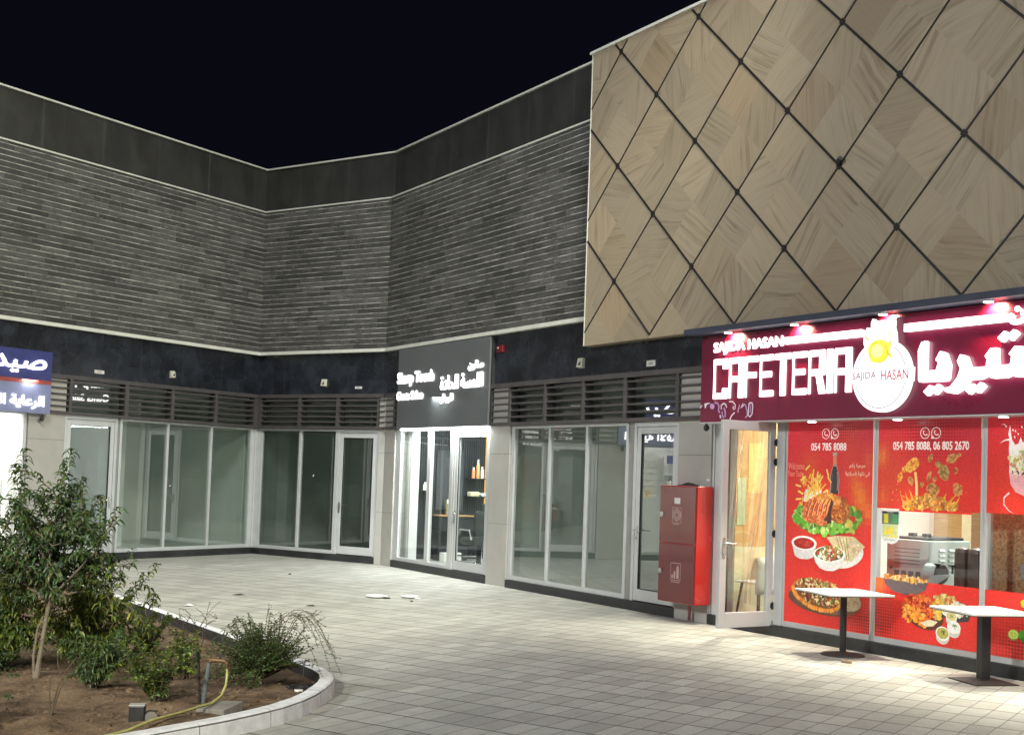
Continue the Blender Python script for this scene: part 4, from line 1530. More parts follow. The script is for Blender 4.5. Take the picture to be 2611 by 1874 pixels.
m = MB()     # roast chicken
m.ell(11.62, 1.56, .235, .155, A.nx(), lin((176, 86, 44)), .25, 36, .05)
m.ell(11.99, 1.575, .145, .165, A.nx(), lin((168, 84, 38)), -.1, 32, .05)
m.ell(11.82, 1.69, .20, .075, A.nx(), lin((190, 116, 52)), -.1, 30, .06)
crumbs(m, A, 11.62, 1.56, .22, .14, [(206, 104, 60), (222, 128, 78), (186, 84, 46), (160, 70, 38), (232, 150, 96)], .022, 190, .25)
crumbs(m, A, 11.99, 1.575, .13, .15, [(196, 112, 50), (212, 136, 66), (168, 82, 34), (146, 66, 30)], .020, 130, -.1)
crumbs(m, A, 11.83, 1.695, .18, .06, [(214, 146, 70), (196, 120, 54), (226, 166, 90)], .018, 90, -.1)
for k in range(5):
    u = 11.50 + .075 * k
    m.stroke([(u - .03, 1.475 + .01 * k), (u, 1.58 + .015 * k), (u + .045, 1.66 + .01 * k)], .011, A.nx(), lin((120, 50, 28)))
    m.stroke([(u - .012, 1.475 + .01 * k), (u + .018, 1.58 + .015 * k), (u + .06, 1.655 + .01 * k)], .014, A.nx(), lin((232, 154, 108)))
m.poly([(11.86, 1.70), (11.895, 1.66), (11.86, 1.54), (11.87, 1.42), (11.80, 1.40), (11.72, 1.43), (11.80, 1.50), (11.83, 1.60)], A.nx(), lin((62, 40, 34)))
m.ell(11.70, 1.415, .11, .035, A.nx(), lin((176, 92, 54)), -.1, 20, .08)
crumbs(m, A, 11.70, 1.42, .10, .028, [(206, 120, 74), (170, 84, 46)], .016, 30)
part('printed_chicken', m, M['print'], p1, FR)
m = MB()     # sauce, salad, wrap
for cu, cz, r, h in ((11.44, 1.16, .205, .16),):
    m.poly([(cu - r, cz), (cu - r * .72, cz - h), (cu - r * .3, cz - h * 1.2), (cu + r * .35, cz - h * 1.18), (cu + r * .75, cz - h), (cu + r, cz)], A.nx(), lin((214, 208, 204)))
    m.ell(cu, cz, r, .085, A.nx(), lin((238, 234, 230)), seg=32)
    m.ell(cu, cz - .004, r * .82, .066, A.nx(), lin((160, 34, 30)), seg=32)
    crumbs(m, A, cu + .03, cz, r * .5, .035, [(178, 50, 42), (190, 66, 54)], .03, 14)
part('printed_sauce_bowl', m, M['print'], p1, FR)
m = MB()
m.ell(12.10, 1.06, .27, .145, A.nx(), lin((226, 222, 214)), .25, 36)
m.poly([(11.80, 1.25), (11.95, 1.275), (12.22, 1.28), (12.385, 1.175), (12.33, 1.13), (12.20, 1.00), (12.05, .99), (11.95, 1.10)], A.nx(), lin((206, 186, 142)))
crumbs(m, A, 12.12, 1.15, .18, .10, [(214, 196, 156), (192, 168, 122), (222, 206, 168)], .03, 60)
for k in range(4):
    m.stroke([(11.95 + .05 * k, 1.265), (12.01 + .04 * k, 1.14), (12.06 + .03 * k, 1.01)], .010, A.nx(), lin((150, 122, 78)))
part('printed_wrap', m, M['print'], p1, FR)
m = MB()
m.poly([(11.595, 1.04), (11.63, .95), (11.70, .885), (11.80, .86), (11.92, .865), (12.02, .91), (12.075, .98), (12.09, 1.06)], A.nx(), lin((224, 220, 214)))
m.ell(11.845, 1.055, .248, .095, A.nx(), lin((240, 236, 228)), .05, 32)
m.ell(11.845, 1.06, .22, .082, A.nx(), lin((70, 84, 40)), .05, 32)
crumbs(m, A, 11.845, 1.065, .20, .085, [(150, 170, 70), (224, 216, 196), (190, 62, 44), (96, 120, 50), (236, 232, 220), (204, 90, 50)], .020, 150, .05)
part('printed_salad_bowl', m, M['print'], p1, FR)
m = MB()     # pizza on a board
m.ell(11.75, .50, .545, .155, A.nx(), lin((96, 66, 50)), -.05, 44)
m.ell(11.80, .52, .53, .15, A.nx(), lin((126, 90, 66)), -.08, 44)
m.ell(12.14, .545, .21, .115, A.nx(), lin((206, 184, 150)), -.1, 30)
crumbs(m, A, 12.16, .55, .17, .09, [(216, 196, 166), (190, 160, 124), (166, 132, 96)], .02, 40)
m.ell(11.66, .565, .40, .175, A.nx(), lin((196, 112, 44)), -.18, 44, .02)
m.ell(11.67, .585, .36, .145, A.nx(), lin((112, 62, 40)), -.18, 44, .04)
crumbs(m, A, 11.67, .59, .34, .135, [(186, 140, 80), (214, 190, 130), (128, 70, 44), (94, 104, 52), (170, 60, 44), (226, 208, 160), (70, 46, 38)], .024, 260, -.18)
crumbs(m, A, 11.73, .70, .26, .05, [(196, 168, 104), (140, 130, 70), (214, 196, 140), (150, 70, 50)], .02, 90, -.1)
for k in range(40):
    a = PI + PI * random.random() * .95
    m.ell(11.66 + .385 * math.cos(a) * math.cos(-.18) - .16 * math.sin(a) * math.sin(-.18), .565 + .385 * math.cos(a) * math.sin(-.18) + .16 * math.sin(a) * math.cos(-.18), .026, .016, A.nx(), cl((226, 150, 62)), a, 9, .2)
part('printed_pizza', m, M['print'], p1, FR)

# ---------- poster 2, upper
flames = [(12.60, 2.2, .07, .8), (12.62, 1.75, .06, .5), (12.75, 2.0, .25, .22)]
p2 = thing('window_poster', 'red window poster with two phone numbers and flying fried chicken', 'poster', FR, 12.55, PN, 1.62)
film(FR, p2, 12.541, 13.897, 1.622, 2.636, (12.7, 13.75, 2.16, 2.62, 13.23, 2.50, .56, .40, .036, .0115))
m = MB()
phone_icon(m, 13.182, 2.452, .063, False, PN + .0022)
part('phone_icon', m, M['print'], p2, FR)
m = MB()
phone_icon(m, 13.328, 2.452, .063, True, PN + .0022)
part('chat_icon', m, M['print'], p2, FR)
m = MB()
text(m, '054 785 8088, 06 805 2670', 12.752, 13.752, 2.256, 2.362, PN + .0022, 0, .006, WHITE)
part('lettering', m, M['print'], p2, FR)
A = Art(PN + .0025)
GOLD = [(226, 150, 52), (240, 176, 74), (206, 122, 40), (250, 196, 96)]
BROWN = [(176, 112, 58), (196, 132, 70), (152, 92, 48), (210, 150, 88)]
m = MB()
for (u, z, ru, rz, ro, cols, cnt) in ((13.02, 2.105, .105, .068, .55, GOLD, 60), (12.92, 2.06, .045, .032, .5, GOLD, 18), (13.26, 2.185, .028, .05, -.5, BROWN, 16),
                                      (13.54, 2.18, .075, .045, .35, BROWN, 36), (13.62, 2.215, .035, .018, .4, BROWN, 8), (13.44, 2.03, .072, .085, .3, [(166, 130, 70), (140, 104, 54), (186, 150, 88)], 56), (13.365, 2.115, .04, .035, -.7, [(176, 140, 78), (150, 112, 58)], 14),
                                      (13.596, 2.055, .02, .032, 0, BROWN, 8), (12.855, 1.97, .028, .058, -.35, GOLD, 18), (13.0, 1.935, .034, .046, .3, BROWN, 18), (13.25, 1.99, .028, .055, -.4, BROWN, 14), (13.32, 1.955, .024, .03, 0, BROWN, 8),
                                      (13.15, 1.895, .022, .028, 0, BROWN, 8), (13.615, 1.855, .058, .07, .2, BROWN, 40), (13.30, 1.845, .085, .07, -.2, BROWN, 55)):
    m = MB()
    m.ell(u, z, ru, rz, A.nx(), cl(cols[-1]), ro, 20, .12)
    crumbs(m, A, u, z, ru * .92, rz * .92, cols, .016, cnt, ro)
    part('printed_chicken_piece', m, M['print'], p2, FR)
m = MB()
m.stroke([(13.065, 2.03), (13.085, 1.90), (13.09, 1.76)], .035, A.nx(), lin((244, 190, 110)))
m.stroke([(13.06, 2.03), (13.078, 1.90), (13.082, 1.76)], .012, A.nx(), lin((252, 224, 160)))
for (u, z, ru, rz) in ((13.12, 1.70, .15, .075), (13.37, 1.70, .12, .08), (13.52, 1.68, .12, .05), (13.0, 1.66, .1, .035), (13.22, 1.75, .06, .05)):
    m.ell(u, z, ru, rz, A.nx(), cl((200, 124, 44)), 0, 22, .14)
    crumbs(m, A, u, z, ru * .95, rz * .95, GOLD + BROWN, .021, 70)
for q in ([(12.98, 1.66), (12.90, 1.72), (12.865, 1.80)], [(13.0, 1.68), (12.95, 1.76), (12.94, 1.81)], [(13.04, 1.72), (13.01, 1.80), (12.985, 1.84)], [(13.50, 1.69), (13.56, 1.76), (13.60, 1.80)], [(13.55, 1.67), (13.62, 1.73), (13.65, 1.79)], [(13.45, 1.75), (13.475, 1.81)]):
    m.stroke(q, .034, A.nx(), cl((226, 156, 60)), taper=True)
for _ in range(16):
    u = random.choice([random.uniform(12.75, 12.95), random.uniform(13.6, 13.75)])
    m.ell(u, random.uniform(1.66, 1.9), .009, .007, A.nx(), cl((240, 160, 100)), 0, 7, .3)
m.rect(12.85, 13.8, 1.60, 1.6215, PN - .0004, lin(RED))
part('printed_chicken_splash', m, M['print'], p2, FR)
# ---------- poster 2, lower
flames = [(12.6, .80, .09, .8)]
p3 = thing('window_poster', 'low red window poster with grilled platter and three dip bowls', 'poster', FR, 12.55, PN, 0.20)
film(FR, p3, 12.541, 13.897, 0.20, 0.852, (12.56, 12.95, .22, .62, 12.56, .36, .42, .34))
A = Art(PN + .0025)
m = MB()
m.poly([(12.655, .872), (12.68, .79), (12.78, .725), (12.95, .695), (13.12, .71), (13.22, .77), (13.262, .855)], A.nx(), lin((92, 78, 82)))
m.ell(12.96, .868, .305, .028, A.nx(), lin((210, 196, 180)), -.02, 30)
crumbs(m, A, 12.96, .872, .29, .024, [(226, 166, 74), (240, 210, 150), (196, 120, 60), (150, 90, 50), (230, 190, 110)], .022, 110, -.02)
part('printed_food_boat', m, M['print'], p3, FR)
m = MB()
m.ell(13.20, .535, .275, .175, A.nx(), lin((96, 54, 34)), -.25, 40)
m.poly([(13.42, .66), (13.62, .70), (13.80, .66), (13.82, .60), (13.78, .50), (13.60, .47), (13.45, .52)], A.nx(), lin((64, 58, 60)))
m.ell(13.60, .635, .20, .05, A.nx(), lin((206, 200, 170)), 0, 26, .06)
crumbs(m, A, 13.60, .60, .19, .07, [(220, 214, 186), (196, 190, 150), (170, 168, 120), (236, 230, 210)], .024, 80)
crumbs(m, A, 13.48, .70, .14, .05, [(206, 170, 90), (150, 160, 80), (196, 90, 50), (226, 206, 150)], .02, 70)
crumbs(m, A, 13.17, .56, .23, .15, [(196, 66, 36), (216, 96, 48), (170, 46, 30), (232, 130, 60), (150, 40, 30)], .028, 260, -.2)
crumbs(m, A, 13.10, .48, .2, .09, [(236, 152, 56), (222, 120, 44), (240, 176, 80)], .024, 100, -.3)
crumbs(m, A, 13.40, .58, .07, .10, [(226, 196, 96), (206, 170, 80)], .026, 40)
m.poly([(13.17, .42), (13.30, .465), (13.40, .455), (13.34, .40), (13.24, .385)], A.nx(), lin((226, 214, 178)))
part('printed_grill_platter', m, M['print'], p3, FR)
for cu, cz, r, c, g_ in ((13.57, .525, .072, (206, 196, 130), (170, 160, 90)), (13.605, .415, .085, (232, 230, 226), (120, 150, 90)), (13.465, .335, .090, (176, 166, 84), (86, 104, 50))):
    m = MB()
    m.ell(cu, cz - .03, r * .95, r * .85, A.nx(), lin((206, 200, 190)), -.1, 26)
    m.ell(cu, cz + .006, r, r * .80, A.nx(), lin((238, 234, 224)), -.15, 28)
    m.ell(cu, cz + .008, r * .84, r * .65, A.nx(), lin(c), -.15, 26)
    crumbs(m, A, cu + .005, cz + .012, r * .35, r * .25, [g_], .011, 12)
    part('printed_dip_bowl', m, M['print'], p3, FR)
# ---------- poster 3 (ice cream above, lime below), cut by the right edge
flames = [(14.3, 2.1, .3, .12)]
p4 = thing('window_poster', 'red window poster with pink milkshake splash above the cork panel', 'poster', FR, 13.97, PN, 1.63)
film(FR, p4, 13.972, 15.323, 1.628, 2.636, (14.2, 15.2, 2.28, 2.62, 14.64, 2.52, .46, .34, .036, .011))
A = Art(PN + .0025)
m = MB()
PINK, MILK = (240, 186, 190), (250, 236, 232)
m.poly([(14.235, 2.16), (14.225, 2.28), (14.232, 2.38), (14.215, 2.43), (14.238, 2.525), (14.246, 2.44), (14.262, 2.37), (14.30, 2.32), (14.335, 2.335), (14.36, 2.40), (14.385, 2.34), (14.46, 2.42), (14.52, 2.36), (14.70, 2.40), (14.72, 2.1), (14.4, 2.05)], A.nx(), lin(MILK))
for q, w in (([(14.235, 2.375), (14.18, 2.37), (14.12, 2.34)], .022), ([(14.195, 2.50), (14.17, 2.53), (14.135, 2.53)], .02)):
    m.stroke(q, w, A.nx(), lin(MILK), taper=True)
for q in ((14.30, 2.46), (14.33, 2.43), (14.37, 2.50), (14.29, 2.40), (14.27, 2.47)):
    m.ell(q[0], q[1], .008, .012, A.nx(), lin(MILK), .5, 8, .2)
m.poly([(14.232, 2.03), (14.236, 2.14), (14.25, 2.22), (14.33, 2.27), (14.44, 2.30), (14.60, 2.28), (14.70, 2.2), (14.70, 2.03)], A.nx(), lin((240, 228, 206)))
crumbs(m, A, 14.42, 2.15, .19, .13, [(240, 226, 196), (216, 206, 150), (190, 180, 110), (250, 244, 230), (206, 150, 120)], .03, 120)
m.poly([(14.235, 2.04), (14.25, 1.93), (14.31, 1.85), (14.42, 1.81), (14.56, 1.83), (14.66, 1.90), (14.68, 2.04)], A.nx(), lin((230, 166, 170)))
crumbs(m, A, 14.44, 2.04, .2, .03, [(244, 222, 206), (226, 190, 160), (120, 80, 60)], .022, 50)
m.stroke([(14.24, 1.84), (14.18, 1.79), (14.18, 1.72), (14.24, 1.66), (14.29, 1.635)], .022, A.nx(), lin((244, 200, 200)), taper=True)
part('printed_milkshake', m, M['print'], p4, FR)
p5 = thing('window_poster', 'low red window poster with lime slices behind the square-based table', 'poster', FR, 13.97, PN, 0.20)
flames = []
film(FR, p5, 13.972, 15.323, 0.20, 0.852, (14.05, 14.7, .22, .62, 14.42, .30, .44, .36, .036, .0105))
m = MB()
A = Art(PN + .0025)
m.ell(14.315, .435, .066, .055, A.nx(), lin((120, 150, 40)), .1, 26)
m.ell(14.312, .438, .056, .045, A.nx(), lin((206, 214, 110)), .1, 26)
for k in range(7):
    a = 2 * PI * k / 7
    m.ell(14.312 + .028 * math.cos(a), .438 + .022 * math.sin(a), .015, .009, A.nx(), lin((176, 196, 76)), a, 9)
part('printed_lime', m, M['print'], p5, FR)
m = MB()
for q, c in (([(14.36, .42), (14.40, .50), (14.46, .46), (14.42, .40)], (70, 150, 40)), ([(14.38, .41), (14.46, .43), (14.54, .37), (14.44, .35)], (50, 120, 34)), ([(14.385, .77), (14.43, .80), (14.50, .77), (14.46, .70), (14.40, .72)], (170, 206, 40))):
    m.poly(q, A.nx(), lin(c))
part('printed_mint', m, M['print'], p5, FR)
m = MB()
m.poly([(14.41, .96), (14.38, 1.12), (14.42, 1.17), (14.40, 1.27), (14.62, 1.30), (14.62, .855), (14.46, .855)], PN + .003, lin((86, 84, 88)))
part('printed_jug', m, M['print'], p5, FR)
# torn menu sticker on the glass
sk = thing('window_sticker', 'torn white-edged sticker showing drinks and bananas on the cafeteria glass', 'sticker', FR, 12.57, -.03, 1.23)
A = Art(-.034)
m = MB()
m.poly([(12.565, 1.605), (12.60, 1.615), (12.65, 1.60), (12.70, 1.612), (12.76, 1.60), (12.845, 1.61), (12.84, 1.55), (12.85, 1.42), (12.838, 1.30), (12.80, 1.25), (12.74, 1.228), (12.66, 1.245), (12.60, 1.275), (12.575, 1.36), (12.57, 1.47)], A.nx(), lin((222, 224, 220)))
part('backing', m, M['print'], sk, FR)
m = MB()
m.rect(12.59, 12.825, 1.45, 1.585, A.nx(), lin((96, 104, 96)))
m.rect(12.62, 12.68, 1.46, 1.56, A.nx(), lin((206, 196, 50)))
m.rect(12.74, 12.81, 1.46, 1.57, A.nx(), lin((70, 150, 90)))
m.rect(12.59, 12.66, 1.57, 1.59, A.nx(), lin((30, 32, 34)))
m.rect(12.75, 12.825, 1.565, 1.588, A.nx(), lin((30, 32, 34)))
m.rect(12.60, 12.82, 1.30, 1.45, A.nx(), lin((200, 204, 150)))
for k in range(9):
    u, z = random.uniform(12.63, 12.78), random.uniform(1.32, 1.43)
    m.stroke([(u - .05, z - .015), (u, z), (u + .05, z - .004)], .022, A.nx(), cl((222, 206, 90)))
for k in range(4):
    m.stroke([(12.63 + .04 * k, 1.285), (12.64 + .04 * k, 1.268), (12.655 + .04 * k, 1.274), (12.665 + .04 * k, 1.29)], .006, A.nx(), lin((110, 112, 110)))
part('picture', m, M['print'], sk, FR)

# ================================================================== INSIDE THE SHOPS
# ---- salon
random.seed(5)
sl = thing('slatted_panel', 'black slatted wall panel inside the lit salon', 'wall panel', FR, 0.58, -1.3, 0.15)
m = MB().box(0.561, 0.575, -2.9, -0.46, 0.15, 2.75)
part('backing', m, M['slat'], sl, FR)
m = MB()
n = -2.88
while n < -0.48:
    m.box(0.5755, 0.592, n, n + .028, 1.05 if n > -1.5 else .15, 2.74)
    n += .05
part('slats', m, M['slat'], sl, FR)
single('led_frame', 'warm yellow light strip at the end of the salon panel', 'light strip', MB().box(.593, .615, -2.02, -1.965, 1.22, 2.62), M['gold'], FR, .6, -2.0, 1.22)
sh = thing('salon_counter', 'black salon counter with a thin oak top', 'counter', FR, .8, -1.1, .13)
part('counter_top', MB().box(.594, 1.0, -1.55, -.78, 1.005, 1.03), M['wood'], sh, FR)
part('drawer', MB().box(.594, .97, -1.53, -.80, .72, 1.003), M['slat'], sh, FR)
part('base', MB().box(.594, .80, -1.5, -.84, .13, .40), M['slat'], sh, FR)
shelves = []
for i, (z, n0, n1, lab) in enumerate(((1.765, -2.0, -1.5, 'upper black shelf by the yellow strip holding salon bottles'), (1.40, -2.0, -1.5, 'lower black shelf by the yellow strip holding white items'), (1.50, -.80, -.48, 'black shelf behind the left salon pane'))):
    single('shelf', lab, 'shelf', MB().box(.594, .80, n0, n1, z - .018, z), M['dark_metal'], FR, .7, (n0 + n1) / 2, z - .018, 'shelves on the salon panel')
bc = [(240, 150, 90), (246, 190, 140), (236, 232, 226), (238, 150, 96)]
for i, (n, z, h, c, lab) in enumerate(((-1.64, 1.766, .22, (238, 158, 110), 'short orange bottle, nearest on the upper salon shelf'), (-1.74, 1.766, .38, (244, 176, 120), 'tall orange bottle in the middle of the upper salon shelf'),
                                       (-1.84, 1.766, .24, (226, 222, 216), 'white bottle at the end of the upper salon shelf'), (-.56, 1.502, .16, (240, 236, 220), 'white jar on the shelf behind the left salon pane'),
                                       (-.64, 1.502, .30, (206, 214, 200), 'pale bottle on the shelf behind the left salon pane'), (-1.07, 1.032, .30, (150, 138, 100), 'tall grey-gold canister on the salon counter'),
                                       (-1.17, 1.032, .19, (220, 196, 150), 'small cream jar beside the canister on the salon counter'))):
    r = .036 if h > .2 else .045
    t = thing('bottle', lab, 'bottle', FR, .70, n, z, 'salon bottles')
    part('body', MB().tube([(.70, n, z), (.70, n, z + h * .7), (.70, n, z + h * .76)], [r, r, r * .6], 12, lin(c)), M['paint'], t, FR)
    part('cap', MB().tube([(.70, n, z + h * .762), (.70, n, z + h)], [r * .62, r * .55], 12, lin((230, 226, 214))), M['paint'], t, FR)
single('towel', 'folded cream towels on the lower salon shelf', 'towel', MB().box(.62, .79, -1.75, -1.55, 1.402, 1.50), M['cream'], FR, .7, -1.65, 1.402, bevel=.02)
single('towel', 'white cloth pile at the end of the lower salon shelf', 'towel', MB().box(.62, .79, -1.97, -1.79, 1.402, 1.47), M['plastic_white'], FR, .7, -1.9, 1.402, bevel=.025)
single('floor_box', 'low white box on the salon floor under the counter', 'box', MB().box(.82, 1.02, -1.25, -.86, .131, .30), M['plastic_white'], FR, .9, -1.05, .131, bevel=.01)
ch = thing('barber_chair', 'black leather barber chair inside the salon door', 'chair', FR, 1.95, -1.1, .131)
cu, cn = 1.95, -1.1
m = MB()
pts = []
m.box(cu + .17, cu + .27, cn - .26, cn + .26, .70, 1.16)
part('backrest', m, M['black_leather'], ch, FR, bevel=.09)
part('headrest', MB().box(cu + .20, cu + .27, cn - .13, cn + .13, 1.19, 1.30), M['black_leather'], ch, FR, bevel=.03)
part('seat', MB().box(cu - .30, cu + .22, cn - .27, cn + .27, .52, .66), M['black_leather'], ch, FR, bevel=.05)
for s in (-1, 1):
    m = MB().tube([(cu + .2, cn + s * .30, .62), (cu + .15, cn + s * .31, .80), (cu - .2, cn + s * .31, .80), (cu - .26, cn + s * .30, .70)], .022, 8)
    part('armrest', m, M['chrome'], ch, FR)
part('footrest', MB().box(cu - .62, cu - .34, cn - .2, cn + .2, .26, .29), M['chrome'], ch, FR, bevel=.01)
part('pedestal', MB().lathe(0, 0, [(.30, 0), (.30, .02), (.06, .06), (.05, .38)], 24), M['chrome'], ch, smooth=True)
# salon mirror strip
single('wall_mirror', 'tall frameless mirror above the salon counter', 'mirror', MB().box(.594, .60, -1.45, -.86, 1.12, 2.3), simple('mirror_glass', (0.10, 0.11, 0.12), .08, 0.6), FR, .6, -1.15, 1.12)
single('interior_column', 'white column just inside the left salon pane', 'column', MB().box(.565, .63, -.45, -.27, .135, 3.28), M['white_wall'], FR, .6, -.35, .135)

# ---- vacant right unit: fire extinguisher on the party wall
fe = thing('fire_extinguisher', 'dark fire extinguisher hanging on the white wall of the vacant unit', 'extinguisher', FR, 4.80, -.75, .95)
part('cylinder', MB().tube([(4.80, -.75, .95), (4.80, -.75, .97), (4.80, -.75, 1.38), (4.80, -.75, 1.44)], [.06, .075, .075, .03], 16), M['sign_side'], fe, FR)
part('valve', MB().tube([(4.80, -.75, 1.44), (4.80, -.75, 1.50), (4.86, -.75, 1.51)], .018, 8), M['dark_metal'], fe, FR)
part('hose', MB().tube([(4.82, -.75, 1.47), (4.86, -.66, 1.45), (4.87, -.65, 1.2), (4.86, -.66, 1.0)], .013, 8), M['dark_metal'], fe, FR)
part('back_plate', MB().box(4.725, 4.732, -.84, -.66, .93, 1.55), M['plaster_dim'], fe, FR)

# ---- cafeteria
tw = thing('tiled_wall', 'warm orange tiled wall inside the open cafeteria door', 'wall panel', FR, 9.93, -.7, .13)
part('upper_tiles', MB().box(9.921, 9.935, -2.4, -.27, 1.02, 3.2), M['orange_tile'], tw, FR)
part('lower_tiles', MB().box(9.921, 9.936, -2.4, -.27, .13, 1.018), M['cream'], tw, FR)
single('wall_notice', 'yellow printed menu sheet on the orange tiled wall', 'notice', MB().box(9.937, 9.941, -.72, -.47, 1.72, 2.38), M['yellow_paper'], FR, 9.94, -.6, 1.72)
single('wall_notice', 'pale green board on the orange tiled wall, left of the menu sheet', 'notice', MB().box(9.937, 9.943, -.43, -.29, 1.30, 1.92), M['green_board'], FR, 9.94, -.36, 1.30)
t = thing('side_table', 'cream topped table against the tiled wall inside the cafeteria', 'table', FR, 10.1, -.95, .13)
part('table_top', MB().box(9.945, 10.30, -1.25, -.62, .84, .87), M['cream'], t, FR)
part('leg', MB().box(10.08, 10.14, -.98, -.92, .13, .838), M['dark_metal'], t, FR)


def white_chair(u, n, lab):
    c = thing('plastic_chair', lab, 'chair', FR, u, n, .13, 'white cafeteria chairs')
    m = MB()
    prof = [(.22, .45), (.235, .56), (.255, .70), (.27, .84), (.26, .95)]
    vs = []
    for k, (dn, z) in enumerate(prof):
        for i in range(9):
            a = (i - 4) / 4.0
            ww = .22 + .03 * math.sin(k * .8)
            vs.append((u + dn - .05 * (1 - a * a) * -1 - .03, n + a * ww, z - .04 * a * a * (k / 4)))
    m.add(vs, [(k * 9 + i, k * 9 + i + 1, (k + 1) * 9 + i + 1, (k + 1) * 9 + i) for k in range(4) for i in range(8)])
    bk = part('backrest', m, M['plastic_white'], c, FR, smooth=True)
    sd = bk.modifiers.new('thick', 'SOLIDIFY')
    sd.thickness = .015
    part('seat', MB().box(u - .2, u + .24, n - .22, n + .22, .575, .60), M['plastic_white'], c, FR, bevel=.02)
    for a in (-1, 1):
        for b in (-1, 1):
            part('leg', MB().tube([(u + .02 + a * .15, n + b * .15, .575), (u + .02 + a * .2, n + b * .2, .135)], [.018, .013], 8), M['dark_metal'], c, FR)
    return c


white_chair(10.30, -.35, 'white plastic chair behind the open cafeteria door')
cu_ = thing('strip_curtain', 'clear plastic strip curtain hanging in the cafeteria doorway', 'curtain', FR, 10.45, -.05, .2)
for k, u in enumerate((10.02, 10.17, 10.33, 10.50, 10.66, 10.82)):
    m = MB()
    vs = []
    for i in range(12):
        z = 2.58 - i * .205
        off = .018 * math.sin(i * .7 + k * 1.7)
        for j, d in enumerate((-.09, -.03, .03, .09)):
            vs.append((u + d + off, -.10 - .035 * math.sin(k * 2 + j * .9 + i * .35), z))
    m.add(vs, [(i * 4 + j, i * 4 + j + 1, (i + 1) * 4 + j + 1, (i + 1) * 4 + j) for i in range(11) for j in range(3)])
    part('strip', m, M['curtain'], cu_, FR, smooth=True)
wp_ = thing('wood_panel', 'oak panel with a cream strip on the back wall of the cafeteria', 'wall panel', FR, 11.0, -4.18, .6)
part('oak_board', MB().box(9.6 + .1, 10.42, -4.19, -4.17, .6, 2.6), M['wood'], wp_, FR)
part('cream_strip', MB().box(10.42, 10.58, -4.19, -4.165, .6, 2.6), M['cream'], wp_, FR)
part('walnut_board', MB().box(10.58, 10.80, -4.19, -4.17, .6, 2.6), M['wood_dark'], wp_, FR)
# steel machine behind the glass
mc = thing('steel_machine', 'large stainless steel kitchen machine with louvred vents behind the cafeteria glass', 'machine', FR, 12.66, -.7, .13)
u0, u1, n0, n1, zt = 12.33, 12.93, -1.12, -.42, 1.275
part('body', MB().box(u0, u1, n0, n1, .14, zt), M['steel'], mc, FR, bevel=.012)
part('lid', MB().box(u0 + .1, u1 - .05, n0 + .05, n1 - .05, zt, zt + .035), M['dark_metal'], mc, FR, bevel=.01)
for q in (.3, .62):
    part('lid_handle', MB().box(u0 + .02 + q * .6, u0 + .09 + q * .6, n1 - .2, n1 - .12, zt + .035, zt + .075), M['dark_metal'], mc, FR, bevel=.008)
m = MB()
for k in range(4):
    for r in range(2):
        uu = u0 + .12 + .10 * k + (.0 if r else -.05)
        m.box(uu, uu + .065, n1 - .01, n1 + .004, .70 + .125 * r, .80 + .125 * r)
for k in range(5):
    m.box(u0 + .12, u1 - .13, n1 - .01, n1 + .003, 1.0 + .042 * k, 1.008 + .042 * k)
part('front_vent', m, M['steel_dark'], mc, FR)
m = MB()
for k in range(3):
    for r in range(5):
        nn = n1 - .16 - .16 * k
        z = .93 + .055 * r
        m.add([(u1, nn, z), (u1, nn - .09, z), (u1 + .022, nn - .085, z + .012), (u1 + .022, nn - .005, z + .012), (u1, nn - .09, z + .035), (u1, nn, z + .035)], [(0, 1, 2, 3), (3, 2, 4, 5), (0, 3, 5), (1, 4, 2)])
part('side_louvre', m, M['steel'], mc, FR)
m = MB()
for uu, nn in ((u0 + .07, 1), (u1 - .07, 1)):
    m.box(uu - .012, uu + .012, n1 - .002, n1 + .012, .93, .955)
for nn in (n1 - .07, n0 + .07):
    m.box(u1 - .002, u1 + .012, nn - .012, nn + .012, .86, .89)
part('knob', m, M['dark_metal'], mc, FR)
ds = thing('slicer', 'small metal slicing machine with a round drum in front of the steel machine', 'machine', FR, 13.12, -.34, .6)
part('drum', MB().tube([(12.98, -.36, .93), (13.14, -.36, .93)], [.115, .115], 24), M['steel'], ds, FR)
part('blade_guard', MB().tube([(13.142, -.36, .93), (13.165, -.36, .93)], [.118, .10], 24), M['dark_metal'], ds, FR)
m = MB()
m.add([(13.10, -.25, .92), (13.36, -.25, .94), (13.36, -.42, .94), (13.10, -.42, .92), (13.02, -.2, .80), (13.16, -.2, .79)], [(0, 1, 2, 3), (0, 4, 5, 1)])
part('tray', m, M['steel'], ds, FR)
for q in (13.14, 13.34):
    part('hand_knob', MB().tube([(q, -.30, .95), (q, -.30, 1.02), (q, -.30, 1.045)], [.012, .012, .05], 12), M['dark_metal'], ds, FR)
part('stand', MB().box(12.97, 13.3, -.48, -.26, .14, .80), M['steel'], ds, FR)
bs = thing('booth_seat', 'dark brown leather booth backrest beside the corner mullion', 'seat', FR, 13.42, -.38, .13)
for q in (13.33, 13.50):
    part('cushion', MB().box(q, q + .165, -.45, -.30, .45, 1.245), M['leather'], bs, FR, bevel=.06)
part('base', MB().box(13.32, 13.67, -.75, -.30, .13, .44), M['leather'], bs, FR, bevel=.03)
kb = thing('cork_panel', 'coarse brown corkboard standing behind the rightmost cafeteria pane', 'board', FR, 14.4, -.42, .3)
part('board', MB().box(13.73, 15.3, -.50, -.44, .3, 1.80), M['cork'], kb, FR)
part('frame', MB().box(13.62, 13.728, -.50, -.44, .3, 1.80), M['steel'], kb, FR)

